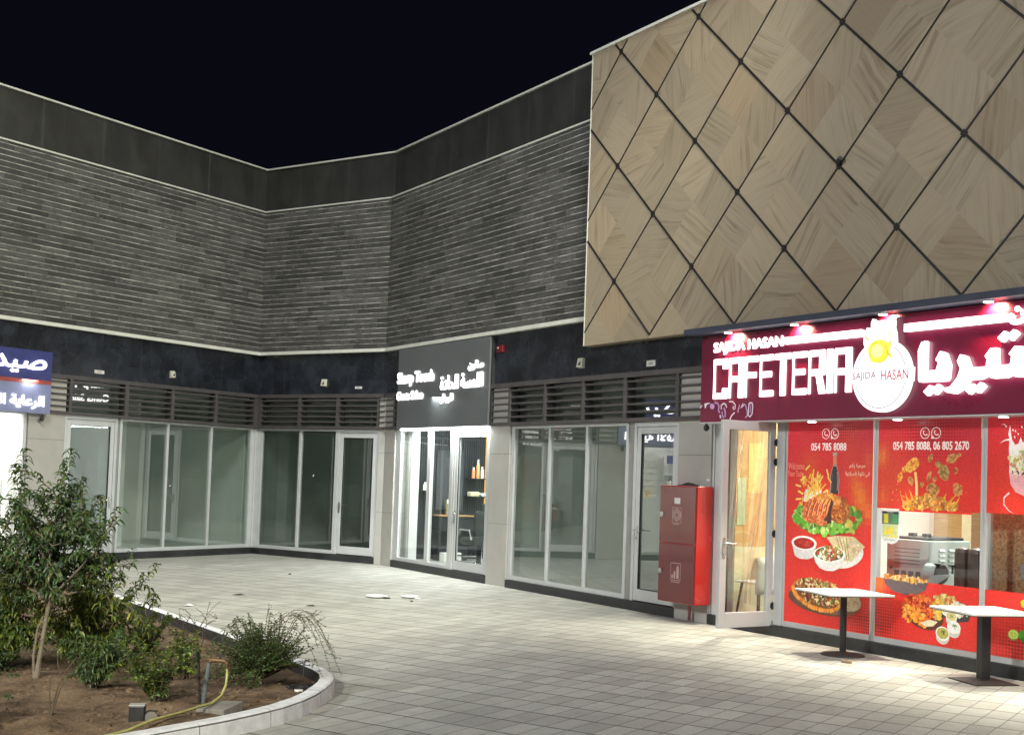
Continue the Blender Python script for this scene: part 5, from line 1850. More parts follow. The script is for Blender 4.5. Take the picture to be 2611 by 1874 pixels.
# ---- pharmacy: slatted display wall and shelves
random.seed(3)
dw = thing('display_wall', 'bright white slat wall with hooks inside the pharmacy', 'display', FL, -6.0, -.85, .13)
part('slat_board', MB().box(-6.45, -5.60, -.95, -.90, .13, 2.55), M['white_wall'], dw, FL)
m = MB()
for k in range(14):
    m.box(-6.45, -5.62, -.902, -.897, .35 + .15 * k, .36 + .15 * k)
part('groove', m, M['alu_grey'], dw, FL)
for k in range(5):
    part('hook', MB().tube([(-6.4 + .16 * k, -.9, 2.22), (-6.4 + .16 * k, -.80, 2.22), (-6.4 + .16 * k, -.79, 2.25)], .006, 6), M['chrome'], dw, FL)
for s in range(3):
    u0 = -12.9 + 1.95 * s
    sf = thing('display_shelf', ('white pharmacy shelving with a blue header, ' + ('leftmost', 'middle', 'rightmost')[s] + ' bay behind the pharmacy glass'), 'shelf', FL, u0 + .9, -2.8, .13, 'pharmacy shelving')
    m = MB().box(u0, u0 + 1.85, -3.1, -3.05, .13, 2.5)
    for k in range(6):
        m.box(u0, u0 + 1.85, -3.05, -2.7, .25 + .35 * k, .27 + .35 * k)
    part('rack', m, M['white_wall'], sf, FL)
    part('header', MB().box(u0, u0 + 1.85, -2.72, -2.66, 2.28, 2.5), M['blue_board'], sf, FL)
    m = MB()
    for k in range(5):
        uu = u0 + .04
        while uu < u0 + 1.75:
            w = random.uniform(.06, .16)
            m.box(uu, uu + w, -2.95, -2.72 - random.uniform(0, .05), .272 + .35 * k, .272 + .35 * k + random.uniform(.12, .27), lin(random.choice([(230, 226, 214), (60, 110, 180), (220, 190, 120), (80, 160, 130), (200, 70, 60), (240, 240, 240)])))
            uu += w + .012
    g = part('goods', m, M['paint'], sf, FL)
    g['kind'] = 'stuff'
for k in range(7):
    u = -6.25 + .085 * k
    c = [(226, 170, 80), (236, 226, 200), (190, 190, 196), (240, 200, 110), (120, 120, 126), (238, 230, 210), (200, 150, 90)][k]
    single('product_box', 'small product box on the counter inside the pharmacy window', 'box', MB().box(u, u + .07, -.80, -.70, 1.45, 1.45 + (.16, .22, .12, .2, .17, .1, .2)[k], lin(c)), M['paint'], FL, u, -.75, 1.45, 'product boxes in the pharmacy')
cn_ = single('display_counter', 'white counter inside the pharmacy window', 'counter', MB().box(-6.6, -5.62, -.86, -.62, .13, 1.449), M['white_wall'], FL, -6.1, -.74, .13)

# small stickers on vacant panes
single('glass_sticker', 'tiny white sticker on the middle bay glass', 'sticker', MB().poly([(1.60, 1.685), (1.615, 1.70), (1.635, 1.74), (1.645, 1.71), (1.622, 1.68)], -.044), M['paper'], FM, 1.6, -.044, 1.68)
single('glass_sticker', 'tiny white sticker on the left wing glass', 'sticker', MB().poly([(-2.30, 1.40), (-2.262, 1.405), (-2.262, 1.42), (-2.298, 1.418)], -.044), M['paper'], FL, -2.3, -.044, 1.4)
single('wall_tag', 'small white tag on the pier behind the fire cabinet', 'tag', MB().box(9.68, 9.74, .0205, .024, 1.86, 1.885), M['paper'], FR, 9.7, .02, 1.86)

# ================================================================== GROUND
rm = Matrix.Rotation(AM, 4, 'Z')
m = MB().quad((-90, -90, 0), (90, -90, 0), (90, 90, 0), (-90, 90, 0))
me_root = rm
pv = mk('paving', m, M['pave'], Matrix.Identity(4), None)
pv.matrix_world = rm
pv['kind'] = 'structure'

# kerb: outer edge of the planting bed, far left -> tip -> near left
KP = [(-9.5, 19.2), (-7.2, 18.3), (-6.3, 17.6), (-5.55, 16.95), (-4.18, 14.86), (-2.89, 12.94), (-1.87, 11.33), (-1.52, 10.74), (-1.425, 10.50), (-1.385, 10.28), (-1.372, 10.05),
      (-1.385, 9.80), (-1.42, 9.52), (-1.475, 9.25), (-1.565, 8.97), (-1.70, 8.71), (-1.85, 8.45), (-2.20, 7.95), (-2.7, 7.3), (-3.3, 6.6), (-4.6, 5.6), (-9.5, 4.0)]


def resample(pts, step):
    out = [Vector(pts[0])]
    for i in range(1, len(pts)):
        a, b = Vector(pts[i - 1]), Vector(pts[i])
        k = max(1, int(round((b - a).length / step)))
        for j in range(1, k + 1):
            out.append(a.lerp(b, j / k))
    return out


K = resample(KP, 0.12)


def inset(pts, d):
    out = []
    for i, p in enumerate(pts):
        t = (pts[min(len(pts) - 1, i + 1)] - pts[max(0, i - 1)]).normalized()
        out.append(p + Vector((t.y, -t.x)) * d)
    return out


kerb_mb = MB()
KW, KH = 0.125, 0.125
prof = [(0.0, 0.0), (0.004, KH - 0.025), (0.012, KH - 0.008), (0.03, KH), (KW - 0.008, KH), (KW, KH - 0.008), (KW, 0.0)]
rings = [inset(K, d) for d, _ in prof]
i = 0
random.seed(9)
while i < len(K) - 1:
    # one kerb stone: long on the straights, short round the tip
    tip = 9.0 < K[i].y < 10.6 and K[i].x > -1.7
    j = min(len(K) - 1, i + (3 if tip else random.choice((5, 6))))
    dz = random.uniform(-.003, .003)
    vs, fs, kc = [], [], []
    idx = list(range(i, j + 1))
    q = len(prof)
    for k in idx:
        for r in range(q):
            p = rings[r][k]
            if k == idx[0] or k == idx[-1]:
                o = K[min(len(K) - 1, k + 1)] - K[max(0, k - 1)]
                p = p + o.normalized() * (.004 if k == idx[0] else -.004)
            vs.append((p.x, p.y, prof[r][1] + (dz if prof[r][1] > .05 else 0)))
    for a in range(len(idx) - 1):
        for r in range(q - 1):
            fs.append((a * q + r, (a + 1) * q + r, (a + 1) * q + r + 1, a * q + r + 1))
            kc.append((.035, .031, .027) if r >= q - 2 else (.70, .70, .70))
    fs.append(tuple(range(q)))
    fs.append(tuple((len(idx) - 1) * q + r for r in range(q)))
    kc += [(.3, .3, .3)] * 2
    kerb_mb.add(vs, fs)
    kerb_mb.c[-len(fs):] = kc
    i = j
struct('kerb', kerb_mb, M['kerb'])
# dark joint filler just below the stones' faces
jm2 = MB()
ra, rb_ = inset(K, .006), inset(K, KW - .006)
vs = [(p.x, p.y, z) for pp in (ra, rb_) for z in (0.0, KH - .012) for p in pp]
n_ = len(K)
for a in range(n_ - 1):
    jm2.add([(ra[a].x, ra[a].y, 0), (ra[a + 1].x, ra[a + 1].y, 0), (ra[a + 1].x, ra[a + 1].y, KH - .012), (ra[a].x, ra[a].y, KH - .012)], [(0, 1, 2, 3)])
    jm2.add([(rb_[a].x, rb_[a].y, 0), (rb_[a + 1].x, rb_[a + 1].y, 0), (rb_[a + 1].x, rb_[a + 1].y, KH - .012), (rb_[a].x, rb_[a].y, KH - .012)], [(0, 1, 2, 3)])
    jm2.add([(ra[a].x, ra[a].y, KH - .012), (ra[a + 1].x, ra[a + 1].y, KH - .012), (rb_[a + 1].x, rb_[a + 1].y, KH - .012), (rb_[a].x, rb_[a].y, KH - .012)], [(0, 1, 2, 3)])
struct('kerb_joint', jm2, simple('kerb_mortar', (0.16, 0.155, 0.15), .9))

# soil
soil_poly = [(p.x, p.y) for p in inset(K, KW * .6)]


def noise2(x, y):
    from mathutils import noise as _n
    return _n.noise(Vector((x * 1.3, y * 1.3, 0))) * .5 + _n.noise(Vector((x * 3.7, y * 3.7, 4))) * .25 + _n.noise(Vector((x * 10, y * 10, 9))) * .13


MOUNDS = [(-3.77, 10.06, .35, .05), (-3.12, 8.63, .22, .05), (-2.6, 9.31, .25, .045), (-3.2, 9.71, .3, .05), (-2.62, 10.26, .3, .05), (-1.95, 10.12, .35, .05), (-2.45, 8.75, .25, .05), (-3.34, 11.63, .3, .05)]


def soil_z(x, y):
    z = .022 + noise2(x, y) * .045
    for a, b, r, h in MOUNDS:
        z += h * math.exp(-((x - a) ** 2 + (y - b) ** 2) / (r * r))
    # bank of loose earth against the far kerb
    return max(.006, z)


m = MB()
S = .07
X0, X1, Y0, Y1 = -9.3, -1.3, 4.2, 19.0
nx, ny = int((X1 - X0) / S), int((Y1 - Y0) / S)
idx = {}
for a in range(nx):
    for b in range(ny):
        cx, cy = X0 + (a + .5) * S, Y0 + (b + .5) * S
        if not inside((cx, cy), soil_poly):
            continue
        q = []
        for da, db in ((0, 0), (1, 0), (1, 1), (0, 1)):
            k = (a + da, b + db)
            if k not in idx:
                x, y = X0 + k[0] * S, Y0 + k[1] * S
                idx[k] = len(m.v)
                m.v.append((x, y, soil_z(x, y)))
            q.append(idx[k])
        m.f.append(tuple(q))
        m.c.append(None)
soil = mk('soil', m, M['soil'], Matrix.Identity(4), FG, smooth=True)
soil['kind'] = 'structure'
# crumbs and clods
m = MB()
for _ in range(900):
    x, y = random.uniform(-4.6, -1.5), random.uniform(7.6, 13.5)
    if inside((x, y), soil_poly):
        r = random.uniform(.006, .022) * (1 if random.random() < .93 else 1.8)
        m.ball((x, y, soil_z(x, y) + r * .2), (r, r * random.uniform(.6, 1), r * .6), 5, 3)
cl_ = mk('soil_clods', m, M['soil'], Matrix.Identity(4), FG)
cl_['kind'] = 'stuff'
cl_['label'] = 'scattered clods and crumbs of earth on the planting bed'
cl_['category'] = 'soil clods'

# ================================================================== PLANTS
GREENS = [(.045, .085, .020), (.055, .105, .024), (.070, .115, .028), (.040, .070, .022), (.095, .135, .032)]
DARK = [(.032, .062, .024), (.040, .078, .026), (.055, .095, .028), (.028, .052, .026), (.075, .10, .03), (.10, .11, .035)]
LIME = [(.150, .200, .028), (.190, .225, .034), (.115, .165, .028), (.23, .245, .045), (.085, .13, .028)]


def leaf(mb, p, d, L, W, col, droop=.5):
    d = d.normalized()
    side = d.cross(Vector((0, 0, 1)))
    if side.length < .05:
        side = Vector((random.uniform(-1, 1), random.uniform(-1, 1), 0))
    side.normalize()
    tw = random.uniform(-.9, .9)
    up = side.cross(d)
    side = side * math.cos(tw) + up * math.sin(tw)
    q1 = p + d * L * .38
    d2 = (d + Vector((0, 0, -droop))).normalized()
    q2 = q1 + d2 * L * .34
    d3 = (d2 + Vector((0, 0, -droop))).normalized()
    tip = q2 + d3 * L * .30
    lift = up * W * .25
    b = len(mb.v)
    mb.v += [tuple(v) for v in (p, q1 - side * W / 2 + lift, q1, q1 + side * W / 2 + lift, q2 - side * W * .38 + lift, q2, q2 + side * W * .38 + lift, tip)]
    for f in ((0, 2, 1), (0, 3, 2), (1, 2, 5, 4), (2, 3, 6, 5), (4, 5, 7), (5, 6, 7)):
        mb.f.append(tuple(b + k for k in f))
        mb.c.append(col)


def vcol(cols):
    c = random.choice(cols)
    k = random.uniform(.7, 1.35)
    return (c[0] * k, c[1] * k, c[2] * k)


def bend(p0, p1, sag, n=6):
    pts = []
    w = Vector((random.uniform(-1, 1), random.uniform(-1, 1), random.uniform(-.5, .5))) * (p1 - p0).length * .07
    for i in range(n + 1):
        t = i / n
        pts.append(p0.lerp(p1, t) + w * math.sin(PI * t) + Vector((0, 0, sag * math.sin(PI * t))))
    return pts


def leafy_twig(fm, sm, pts, r0, r1, L, W, cols, spacing, start=.25, droop=.5, spread=1.0, whorl=2):
    n = len(pts)
    sm.tube(pts, [r0 + (r1 - r0) * i / (n - 1) for i in range(n)], 5, cap=False)
    tot = sum((pts[i + 1] - pts[i]).length for i in range(n - 1))
    s = tot * start
    k = 0
    while s < tot:
        acc, i = 0, 0
        while i < n - 2 and acc + (pts[i + 1] - pts[i]).length < s:
            acc += (pts[i + 1] - pts[i]).length
            i += 1
        seg = pts[i + 1] - pts[i]
        p = pts[i] + seg.normalized() * (s - acc)
        t = seg.normalized()
        for w in range(whorl):
            a = k * 2.4 + w * 2 * PI / whorl + random.uniform(-.5, .5)
            o = Vector((math.cos(a), math.sin(a), random.uniform(-.25, .45)))
            d = (o * spread + t * .55).normalized()
            leaf(fm, p, d, L * random.uniform(.65, 1.2), W * random.uniform(.75, 1.15), vcol(cols), droop * random.uniform(.6, 1.4))
        s += spacing * random.uniform(.7, 1.3)
        k += 1
    # terminal tuft
    for w in range(4):
        a = random.uniform(0, 2 * PI)
        leaf(fm, pts[-1], Vector((math.cos(a) * .6, math.sin(a) * .6, .7)) + (pts[-1] - pts[-2]).normalized() * .4, L * .8, W * .8, vcol(cols), droop)


def plant(name, label, cat, x, y, build, group=None):
    t = thing(name, label, cat, FG, x, y, 0.0, group)
    fm, sm = MB(), MB()
    build(Vector((x, y, soil_z(x, y) - .02)), fm, sm)
    part('trunk' if name == 'tree' else 'stems', sm, M['bark'] if name == 'tree' else M['twig'], t, FG)
    if fm.f:
        part('crown' if name == 'tree' else 'foliage', fm, M['leaf'], t, FG)
    return t


def tree_build(b, fm, sm):
    random.seed(31)
    fork = b + Vector((.07, .02, .66))
    sm.tube([b, b + Vector((.02, 0, .18)), b + Vector((.045, .01, .42)), fork], [.026, .019, .017, .017], 8)
    sm.tube([b + Vector((-.02, .01, 0)), b + Vector((-.035, .01, .2)), b + Vector((-.01, .01, .42)), b + Vector((.03, .01, .52))], [.012, .010, .009, .007], 6)
    mains = [(-.42, .05, 1.22), (-.12, -.12, 1.40), (.12, .10, 1.42), (.02, .02, 1.30), (.38, .02, 1.22), (-.62, .0, 1.05), (.50, -.12, 1.10), (.30, .15, 1.30), (-.30, .18, 1.30), (-.75, .1, 1.25), (-.5, -.15, .95), (.15, -.2, 1.1)]
    for tx, ty, tz in mains:
        p1 = b + Vector((tx, ty, tz))
        pts = bend(fork, p1, .03, 6)
        sm.tube(pts, [.013 - .0014 * i for i in range(7)], 6, cap=False)
        for k in range(12):
            i = random.randint(1, 6)
            s = pts[i]
            o = Vector((max(-.4, min(.25, random.gauss(0, .22))), random.gauss(0, .22), random.uniform(-.12, .32)))
            leafy_twig(fm, sm, bend(s, s + o, .02, 4), .005, .002, .108, .028, DARK + GREENS[:2], .036, .10, .95, 1.0, 2)
    # upright leading shoots
    for x, y, z0, z1 in ((-.17, -.05, 1.25, 1.84), (.17, .05, 1.25, 1.85), (-.45, 0, 1.1, 1.62), (.30, 0, 1.2, 1.58), (-.62, .1, 1.1, 1.70), (.43, .05, .95, 1.48), (.10, .1, 1.3, 1.66), (-.30, .1, 1.3, 1.66)):
        leafy_twig(fm, sm, bend(b + Vector((x * .8, y, z0 - .2)), b + Vector((x, y, z1)), 0, 5), .006, .002, .112, .027, DARK + GREENS, .032, .1, 1.0, 1.0, 3)
    # long drooping side branch to the right
    for (tx, ty, tz), c in (((.62, -.05, .78), DARK + LIME[:2]), ((.74, -.05, .95), GREENS), ((.70, .05, .62), GREENS + LIME), ((.5, .1, .85), DARK)):
        pts = bend(fork + Vector((.0, 0, -.02)), b + Vector((tx, ty, tz)), .10, 7)
        leafy_twig(fm, sm, pts, .010, .003, .085, .022, c, .032, .35, .8, 1.0, 2)
        for k in range(7):
            s = pts[random.randint(3, 7)]
            leafy_twig(fm, sm, bend(s, s + Vector((random.uniform(-.05, .2), random.gauss(0, .12), random.uniform(-.2, .2))), .02, 4), .004, .0015, .08, .021, c, .032, .1, .8, 1.0, 2)


plant('tree', 'young tree with a pale slender trunk and dark drooping leaves in the planting bed', 'tree', -3.77, 10.06, tree_build)


def shrub_build(seed, w, h, stems, L, W, cols, sp, droop=.7, lean=0.0, whorl=2, low=.2, start=.2, r=.006, side=2):
    def f(b, fm, sm):
        random.seed(seed)
        for k in range(stems):
            a = random.uniform(0, 2 * PI)
            rr = math.sqrt(random.random())
            p1 = b + Vector((math.cos(a) * rr * w / 2 + lean, math.sin(a) * rr * w / 2, h * (random.uniform(low, 1) if rr > .5 else random.uniform(.6, 1))))
            pts = bend(b + Vector((random.uniform(-.05, .05), random.uniform(-.05, .05), 0)), p1, .05 * h, 5)
            leafy_twig(fm, sm, pts, r, .002, L, W, cols, sp, start, droop, 1.0, whorl)
            for q in range(side):
                s = pts[random.randint(2, 5)]
                leafy_twig(fm, sm, bend(s, s + Vector((random.gauss(0, .10), random.gauss(0, .10), random.uniform(-.14, .10))), .0, 3), .003, .0015, L, W, cols, sp, .1, droop, 1.0, whorl)
    return f


plant('shrub', 'broad yellow-green shrub with hanging leaves behind the young tree', 'shrub', -3.68, 10.95, shrub_build(41, 1.25, .95, 56, .095, .025, LIME + LIME + GREENS, .034, 1.0))
plant('shrub', 'yellow-green shrub at the left edge of the bed beside the tree trunk', 'shrub', -4.35, 10.75, shrub_build(42, 1.05, 1.0, 44, .095, .025, LIME + GREENS, .034, 1.0))
plant('shrub', 'dark low shrub at the far left foot of the tall shrubs', 'shrub', -4.42, 10.5, shrub_build(43, .5, .30, 26, .06, .018, DARK, .03, .6))
plant('shrub', 'narrow shrub of drooping pointed leaves in front of the tree', 'shrub', -3.20, 9.71, shrub_build(44, .55, .48, 20, .085, .021, GREENS + DARK, .036, .9, low=.5))
plant('shrub', 'small bright shrub near the dark far kerb', 'shrub', -3.34, 11.63, shrub_build(45, .48, .45, 22, .05, .018, LIME + GREENS, .03, .5))
plant('shrub', 'small fan-shaped shrub of upright sprigs in the middle of the bed', 'shrub', -2.60, 9.31, shrub_build(46, .55, .46, 22, .042, .016, GREENS + LIME[:3], .022, .3, low=.6, whorl=3, side=1))
plant('shrub', 'slim upright shrub just left of the black stake', 'shrub', -2.62, 10.26, shrub_build(47, .24, .40, 16, .042, .016, GREENS + LIME[:2], .022, .3, whorl=3, low=.6, side=1))
plant('shrub', 'dark shrub cut by the lower left corner of the photo', 'shrub', -3.62, 8.2, shrub_build(48, .55, .52, 34, .05, .016, DARK + GREENS, .026, .6))


def sapling(b, fm, sm):
    random.seed(50)
    for tx, tz in ((.12, .34), (-.01, .30), (.16, .42)):
        sm.tube(bend(b, b + Vector((tx, 0, tz)), .02, 4), [.007, .006, .005, .004, .003], 5)
    sm.tube(bend(b + Vector((.08, 0, .24)), b + Vector((.02, .02, .42)), 0, 3), [.004, .003, .003, .002], 5)
    for k in range(12):
        leaf(fm, b + Vector((.13 + random.uniform(-.04, .04), random.uniform(-.03, .03), .36 + random.uniform(-.03, .06))), Vector((random.gauss(0, 1), random.gauss(0, 1), .3)), .03, .01, vcol([(.09, .06, .03), (.05, .06, .02)]), .4)


plant('sapling', 'bare two-stemmed sapling with hardly any leaves', 'sapling', -3.12, 8.63, sapling)


def dry_twigs(seed, cx, n, h):
    def f(b, fm, sm):
        random.seed(seed)
        for k in range(n):
            p1 = b + Vector((random.uniform(-cx, cx), random.uniform(-.15, .15), random.uniform(.5, 1) * h))
            pts = bend(b + Vector((random.uniform(-.15, .15), 0, 0)), p1, .02, 5)
            sm.tube(pts, [.005, .0045, .004, .0035, .003, .0022], 5, cap=False)
            for q in range(4):
                s = pts[random.randint(2, 5)]
                e = s + Vector((random.uniform(-.16, .16), random.uniform(-.08, .08), random.uniform(0, .16)))
                sm.tube([s, s.lerp(e, .5) + Vector((0, 0, .02)), e], [.003, .0024, .0016], 4, cap=False)
                for w in range(3):
                    leaf(fm, s.lerp(e, random.random()), Vector((random.gauss(0, 1), random.gauss(0, 1), .4)), .018, .008, vcol([(.07, .05, .025), (.05, .055, .02)]), .3)
    return f


plant('dry_shrub', 'dried leafless shrub against the dark far kerb', 'shrub', -3.10, 12.35, dry_twigs(51, .45, 10, .34))
plant('dry_shrub', 'tangle of dead grey twigs left of the narrow shrub', 'shrub', -3.85, 11.2, dry_twigs(52, .30, 12, .30))


def round_bush(b, fm, sm):
    random.seed(60)
    for k in range(300):
        a = random.uniform(0, 2 * PI)
        e = random.uniform(-.15, 1.35)
        r = random.uniform(.14, .40)
        p1 = b + Vector((-.02 + math.cos(a) * math.cos(e) * r * 1.15, math.sin(a) * math.cos(e) * r, .20 + math.sin(e) * r * 1.0))
        pts = bend(b + Vector((0, 0, .06)), p1, .03, 4)
        leafy_twig(fm, sm, pts, .0035, .0015, .030, .014, DARK + GREENS, .020, .30, .4, 1.0, 2)
    # low trailing skirt
    for k in range(40):
        a = random.uniform(2.2, 4.9)
        p1 = b + Vector((math.cos(a) * random.uniform(.25, .48), math.sin(a) * .3, random.uniform(.03, .12)))
        leafy_twig(fm, sm, bend(b + Vector((0, 0, .1)), p1, .05, 4), .003, .0015, .026, .012, GREENS + [(.06, .07, .03)], .018, .4, .4, 1.0, 2)
    # thin arching runners
    for k, (dx, dy, dz, up) in enumerate(((.62, .1, .10, .46), (.55, -.1, .18, .42), (.46, .1, .08, .36), (.40, .2, .30, .35), (.58, 0, .24, .44), (.30, .1, .52, .22), (.36, -.05, .46, .28), (-.38, .1, .44, .18), (-.42, 0, .36, .20), (-.46, .1, .28, .2),
                                         (.02, 0, .66, .05), (.10, .1, .58, .1), (-.2, .1, .52, .1), (.5, .05, .36, .36), (.44, -.1, .40, .3))):
        p0 = b + Vector((random.uniform(-.1, .14), random.uniform(-.08, .08), .22))
        p1 = b + Vector((dx, dy, dz))
        pts = [p0.lerp(p1, t / 9) + Vector((0, 0, up * math.sin(PI * t / 9) * .9)) for t in range(10)]
        leafy_twig(fm, sm, pts, .003, .0012, .017, .009, DARK + GREENS, .026, .45, .4, 1.0, 2)
        for q in range(3):
            s = pts[random.randint(5, 8)]
            leafy_twig(fm, sm, bend(s, s + Vector((random.uniform(0, .12), random.gauss(0, .05), random.uniform(-.08, .06))), 0, 3), .0018, .001, .015, .008, DARK + GREENS, .026, .2, .4, 1.0, 2)


plant('shrub', 'dense round bush with thin arching runners beside the kerb tip', 'shrub', -1.95, 10.14, round_bush)

random.seed(81)
m = MB()
for _ in range(260):
    x, y = random.uniform(-4.8, -1.5), random.uniform(7.8, 13.0)
    if inside((x, y), soil_poly) and inside((x + .15, y), soil_poly):
        leaf(m, Vector((x, y, soil_z(x, y) + .008)), Vector((random.gauss(0, 1), random.gauss(0, 1), .12)), random.uniform(.025, .07), random.uniform(.010, .02), vcol([(.10, .06, .03), (.16, .10, .045), (.06, .045, .025), (.09, .10, .03)]), .15)
fl_ = mk('leaf_litter', m, M['leaf'], Matrix.Identity(4), FG)
fl_['kind'] = 'stuff'
fl_['label'] = 'fallen dry leaves scattered over the planting bed'
fl_['category'] = 'leaf litter'

# ================================================================== SMALL THINGS IN THE BED
sz = soil_z
b = Vector((-2.27, 9.46, 0))
wt = thing('water_tap', 'grey standpipe with a brass tap standing in the bed', 'tap', FG, b.x, b.y, 0)
part('standpipe', MB().tube([(b.x, b.y, .02), (b.x + .015, b.y, .18), (b.x + .035, b.y, .34)], .017, 10), M['pipe'], wt, FG)
m = MB()
m.tube([(b.x + .035, b.y, .335), (b.x + .035, b.y, .352), (b.x + .06, b.y, .357), (b.x + .15, b.y, .352), (b.x + .168, b.y, .335), (b.x + .17, b.y, .30)], [.020, .022, .018, .017, .017, .014], 10)
part('tap_body', m, M['brass'], wt, FG)
part('tap_handle', MB().box(b.x + .08, b.x + .15, b.y - .006, b.y + .006, .385, .395).tube([(b.x + .115, b.y, .36), (b.x + .115, b.y, .39)], .007, 8), M['dark_metal'], wt, FG)
single('garden_hose', 'yellow-green garden hose curving from the tap to the kerb', 'hose',
       MB().tube([Vector(p) for p in ((-2.10, 9.46, .305), (-2.095, 9.45, .25), (-2.093, 9.42, .18), (-2.105, 9.34, .115), (-2.14, 9.18, .085), (-2.19, 9.02, .09), (-2.25, 8.85, .085), (-2.31, 8.66, .09), (-2.38, 8.48, .09), (-2.48, 8.26, .06), (-2.64, 7.98, .055), (-2.9, 7.6, .055))], .0105, 10), M['hose'], FG, -2.1, 9.46, .06, smooth=True)
single('stake', 'thin black stake leaning beside the standpipe', 'stake', MB().tube([(-2.29, 9.44, .03), (-2.325, 9.46, .42)], .011, 8), M['dark_metal'], FG, -2.29, 9.44, .03)
vb = thing('valve_box', 'tilted grey concrete box lid lying beside the standpipe', 'lid', FG, -2.08, 9.18, .05, rot=-.5)
m = MB()
m.add([(-.14, -.10, -.005), (.13, -.10, .02), (.13, .11, .055), (-.14, .11, .03), (-.14, -.10, -.05), (.13, -.10, -.05), (.13, .11, -.05), (-.14, .11, -.05)], [(0, 1, 2, 3), (0, 4, 5, 1), (1, 5, 6, 2), (2, 6, 7, 3), (3, 7, 4, 0)])
part('lid', m, M['slab'], vb, bevel=.006)
gl_ = thing('garden_floodlight', 'small box floodlight with a round lens lying unlit near the kerb', 'floodlight', FG, -2.53, 8.66, .1, rot=.15)
part('housing', MB().box(-.052, .052, -.045, .045, -.06, .055), M['dark_metal'], gl_, bevel=.006)
part('top_plate', MB().box(-.054, .054, -.047, .047, .0555, .062), simple('weathered_metal_plate', (.40, .40, .37), .6, .2), gl_, bevel=.002)
part('lens', MB().tube([(.095, -.02, -.025), (.102, -.045, -.023)], .042, 20), M['lens'], gl_)
part('lens_ring', MB().tube([(.088, .0, -.027), (.0945, -.019, -.025)], .05, 20), M['dark_metal'], gl_)
m = MB()
random.seed(70)
for k in range(3):
    a0 = random.uniform(0, 6)
    m.tube([(-1.66 + .10 * math.cos(a0 + t * .7) + .02 * k, 10.12 + .09 * math.sin(a0 + t * .7), sz(-1.66, 10.12) + .012 + .01 * k) for t in range(9)], .007, 6)
single('cable_coil', 'coil of black cable on the soil inside the kerb tip', 'cable', m, M['dark_metal'], FG, -1.66, 10.12, .05)
single('paper_disc', 'white round paper disc lying on the soil inside the kerb tip', 'paper', MB().tube([(-1.64, 10.02, sz(-1.64, 10.02)), (-1.64, 10.02, sz(-1.64, 10.02) + .016)], .035, 16), M['paper'], FG, -1.64, 10.02, .05)

# ================================================================== LITTER ON THE PAVING
for (x, y, r, lab) in ((-1.88, 18.09, .16, 'white paper plate on the paving, the left one of two'), (-1.41, 18.21, .13, 'white paper plate on the paving, the right one of two')):
    t = thing('paper_plate', lab, 'plate', FG, x, y, 0, 'paper plates on the paving')
    part('plate', MB().lathe(0, 0, [(r * .6, .006), (r * .7, .008), (r, .03), (r * .98, .034), (r * .72, .014), (r * .6, .012)], 24), M['paper'], t, smooth=True)
    part('scrap', MB().tube([(r * .95, -.10, .006), (r * .95, -.10, .016)], r * .35, 12), M['paper'] if r < .15 else M['litter'], t)
for i, (x, y, w, h, lab) in enumerate(((-6.34, 22.59, .16, .04, 'dark leaf on the paving near the left wing plinth'), (-3.82, 17.75, .22, .035, 'long curled dark leaf on the paving right of the tree'), (-2.61, 16.65, .16, .03, 'dark leaf on the paving above the round bush'),
                                       (-3.76, 21.51, .07, .05, 'small dark scrap on the paving in front of the inner corner'), (-1.34, 17.67, .06, .03, 'dark pebble just in front of the right paper plate'))):
    m = MB()
    m.add([(-w / 2, 0, .004), (-w * .1, -h, .018), (w / 2, -.01, .006), (w * .1, h, .02)], [(0, 1, 2, 3)])
    single('litter', lab, 'litter', m, M['litter'], FG, x, y, 0, 'dark litter on the paving', rot=random.uniform(-.4, .3), own=True)
single('paper_scrap', 'crumpled white scrap beyond the far kerb', 'scrap', MB().add([(-.07, 0, .004), (.0, -.06, .02), (.08, 0, .005), (.01, .05, .03)], [(0, 1, 2, 3)]), M['paper'], FG, -4.13, 16.16, 0, own=True)
single('cardboard_piece', 'torn cardboard piece on the paving in front of the round table base', 'cardboard', MB().box(-.055, .055, -.02, .02, .001, .03), M['card'], FR, 12.945, .86, 0, own=True, bevel=.004, rot=.2)

# ================================================================== LIGHT
w = bpy.data.worlds.new('World')
scene.world = w
w.use_nodes = True
nt = w.node_tree
for n in list(nt.nodes):
    nt.nodes.remove(n)
out = nt.nodes.new('ShaderNodeOutputWorld')
bg = nt.nodes.new('ShaderNodeBackground')
sky = nt.nodes.new('ShaderNodeTexSky')
sky.sky_type = 'NISHITA'
sky.sun_disc = False
sky.sun_elevation = R_(-7)
sky.sun_rotation = R_(160)
add = nt.nodes.new('ShaderNodeMix')
add.data_type = 'RGBA'
add.blend_type = 'ADD'
add.inputs[0].default_value = 1.0
add.inputs[7].default_value = (0.034, 0.036, 0.072, 1)
nt.links.new(sky.outputs[0], add.inputs[6])
nt.links.new(add.outputs[2], bg.inputs[0])
bg.inputs[1].default_value = 0.08
nt.links.new(bg.outputs[0], out.inputs[0])


def lamp(name, kind, loc, energy, col=(1, 1, 1), target=None, size=None, spot=None, blend=.5):
    l = bpy.data.lights.new(name, kind)
    l.energy = energy
    l.color = col
    if kind == 'SPOT':
        l.spot_size = R_(spot)
        l.spot_blend = blend
        l.shadow_soft_size = size or .1
    elif kind == 'AREA':
        l.shape = 'RECTANGLE'
        l.size, l.size_y = size
    elif kind == 'SUN':
        l.angle = size
    else:
        l.shadow_soft_size = size or .1
    o = bpy.data.objects.new(name, l)
    COL.objects.link(o)
    o.location = loc
    if target is not None:
        o.rotation_euler = (Vector(target) - Vector(loc)).to_track_quat('-Z', 'Y').to_euler()
    return o


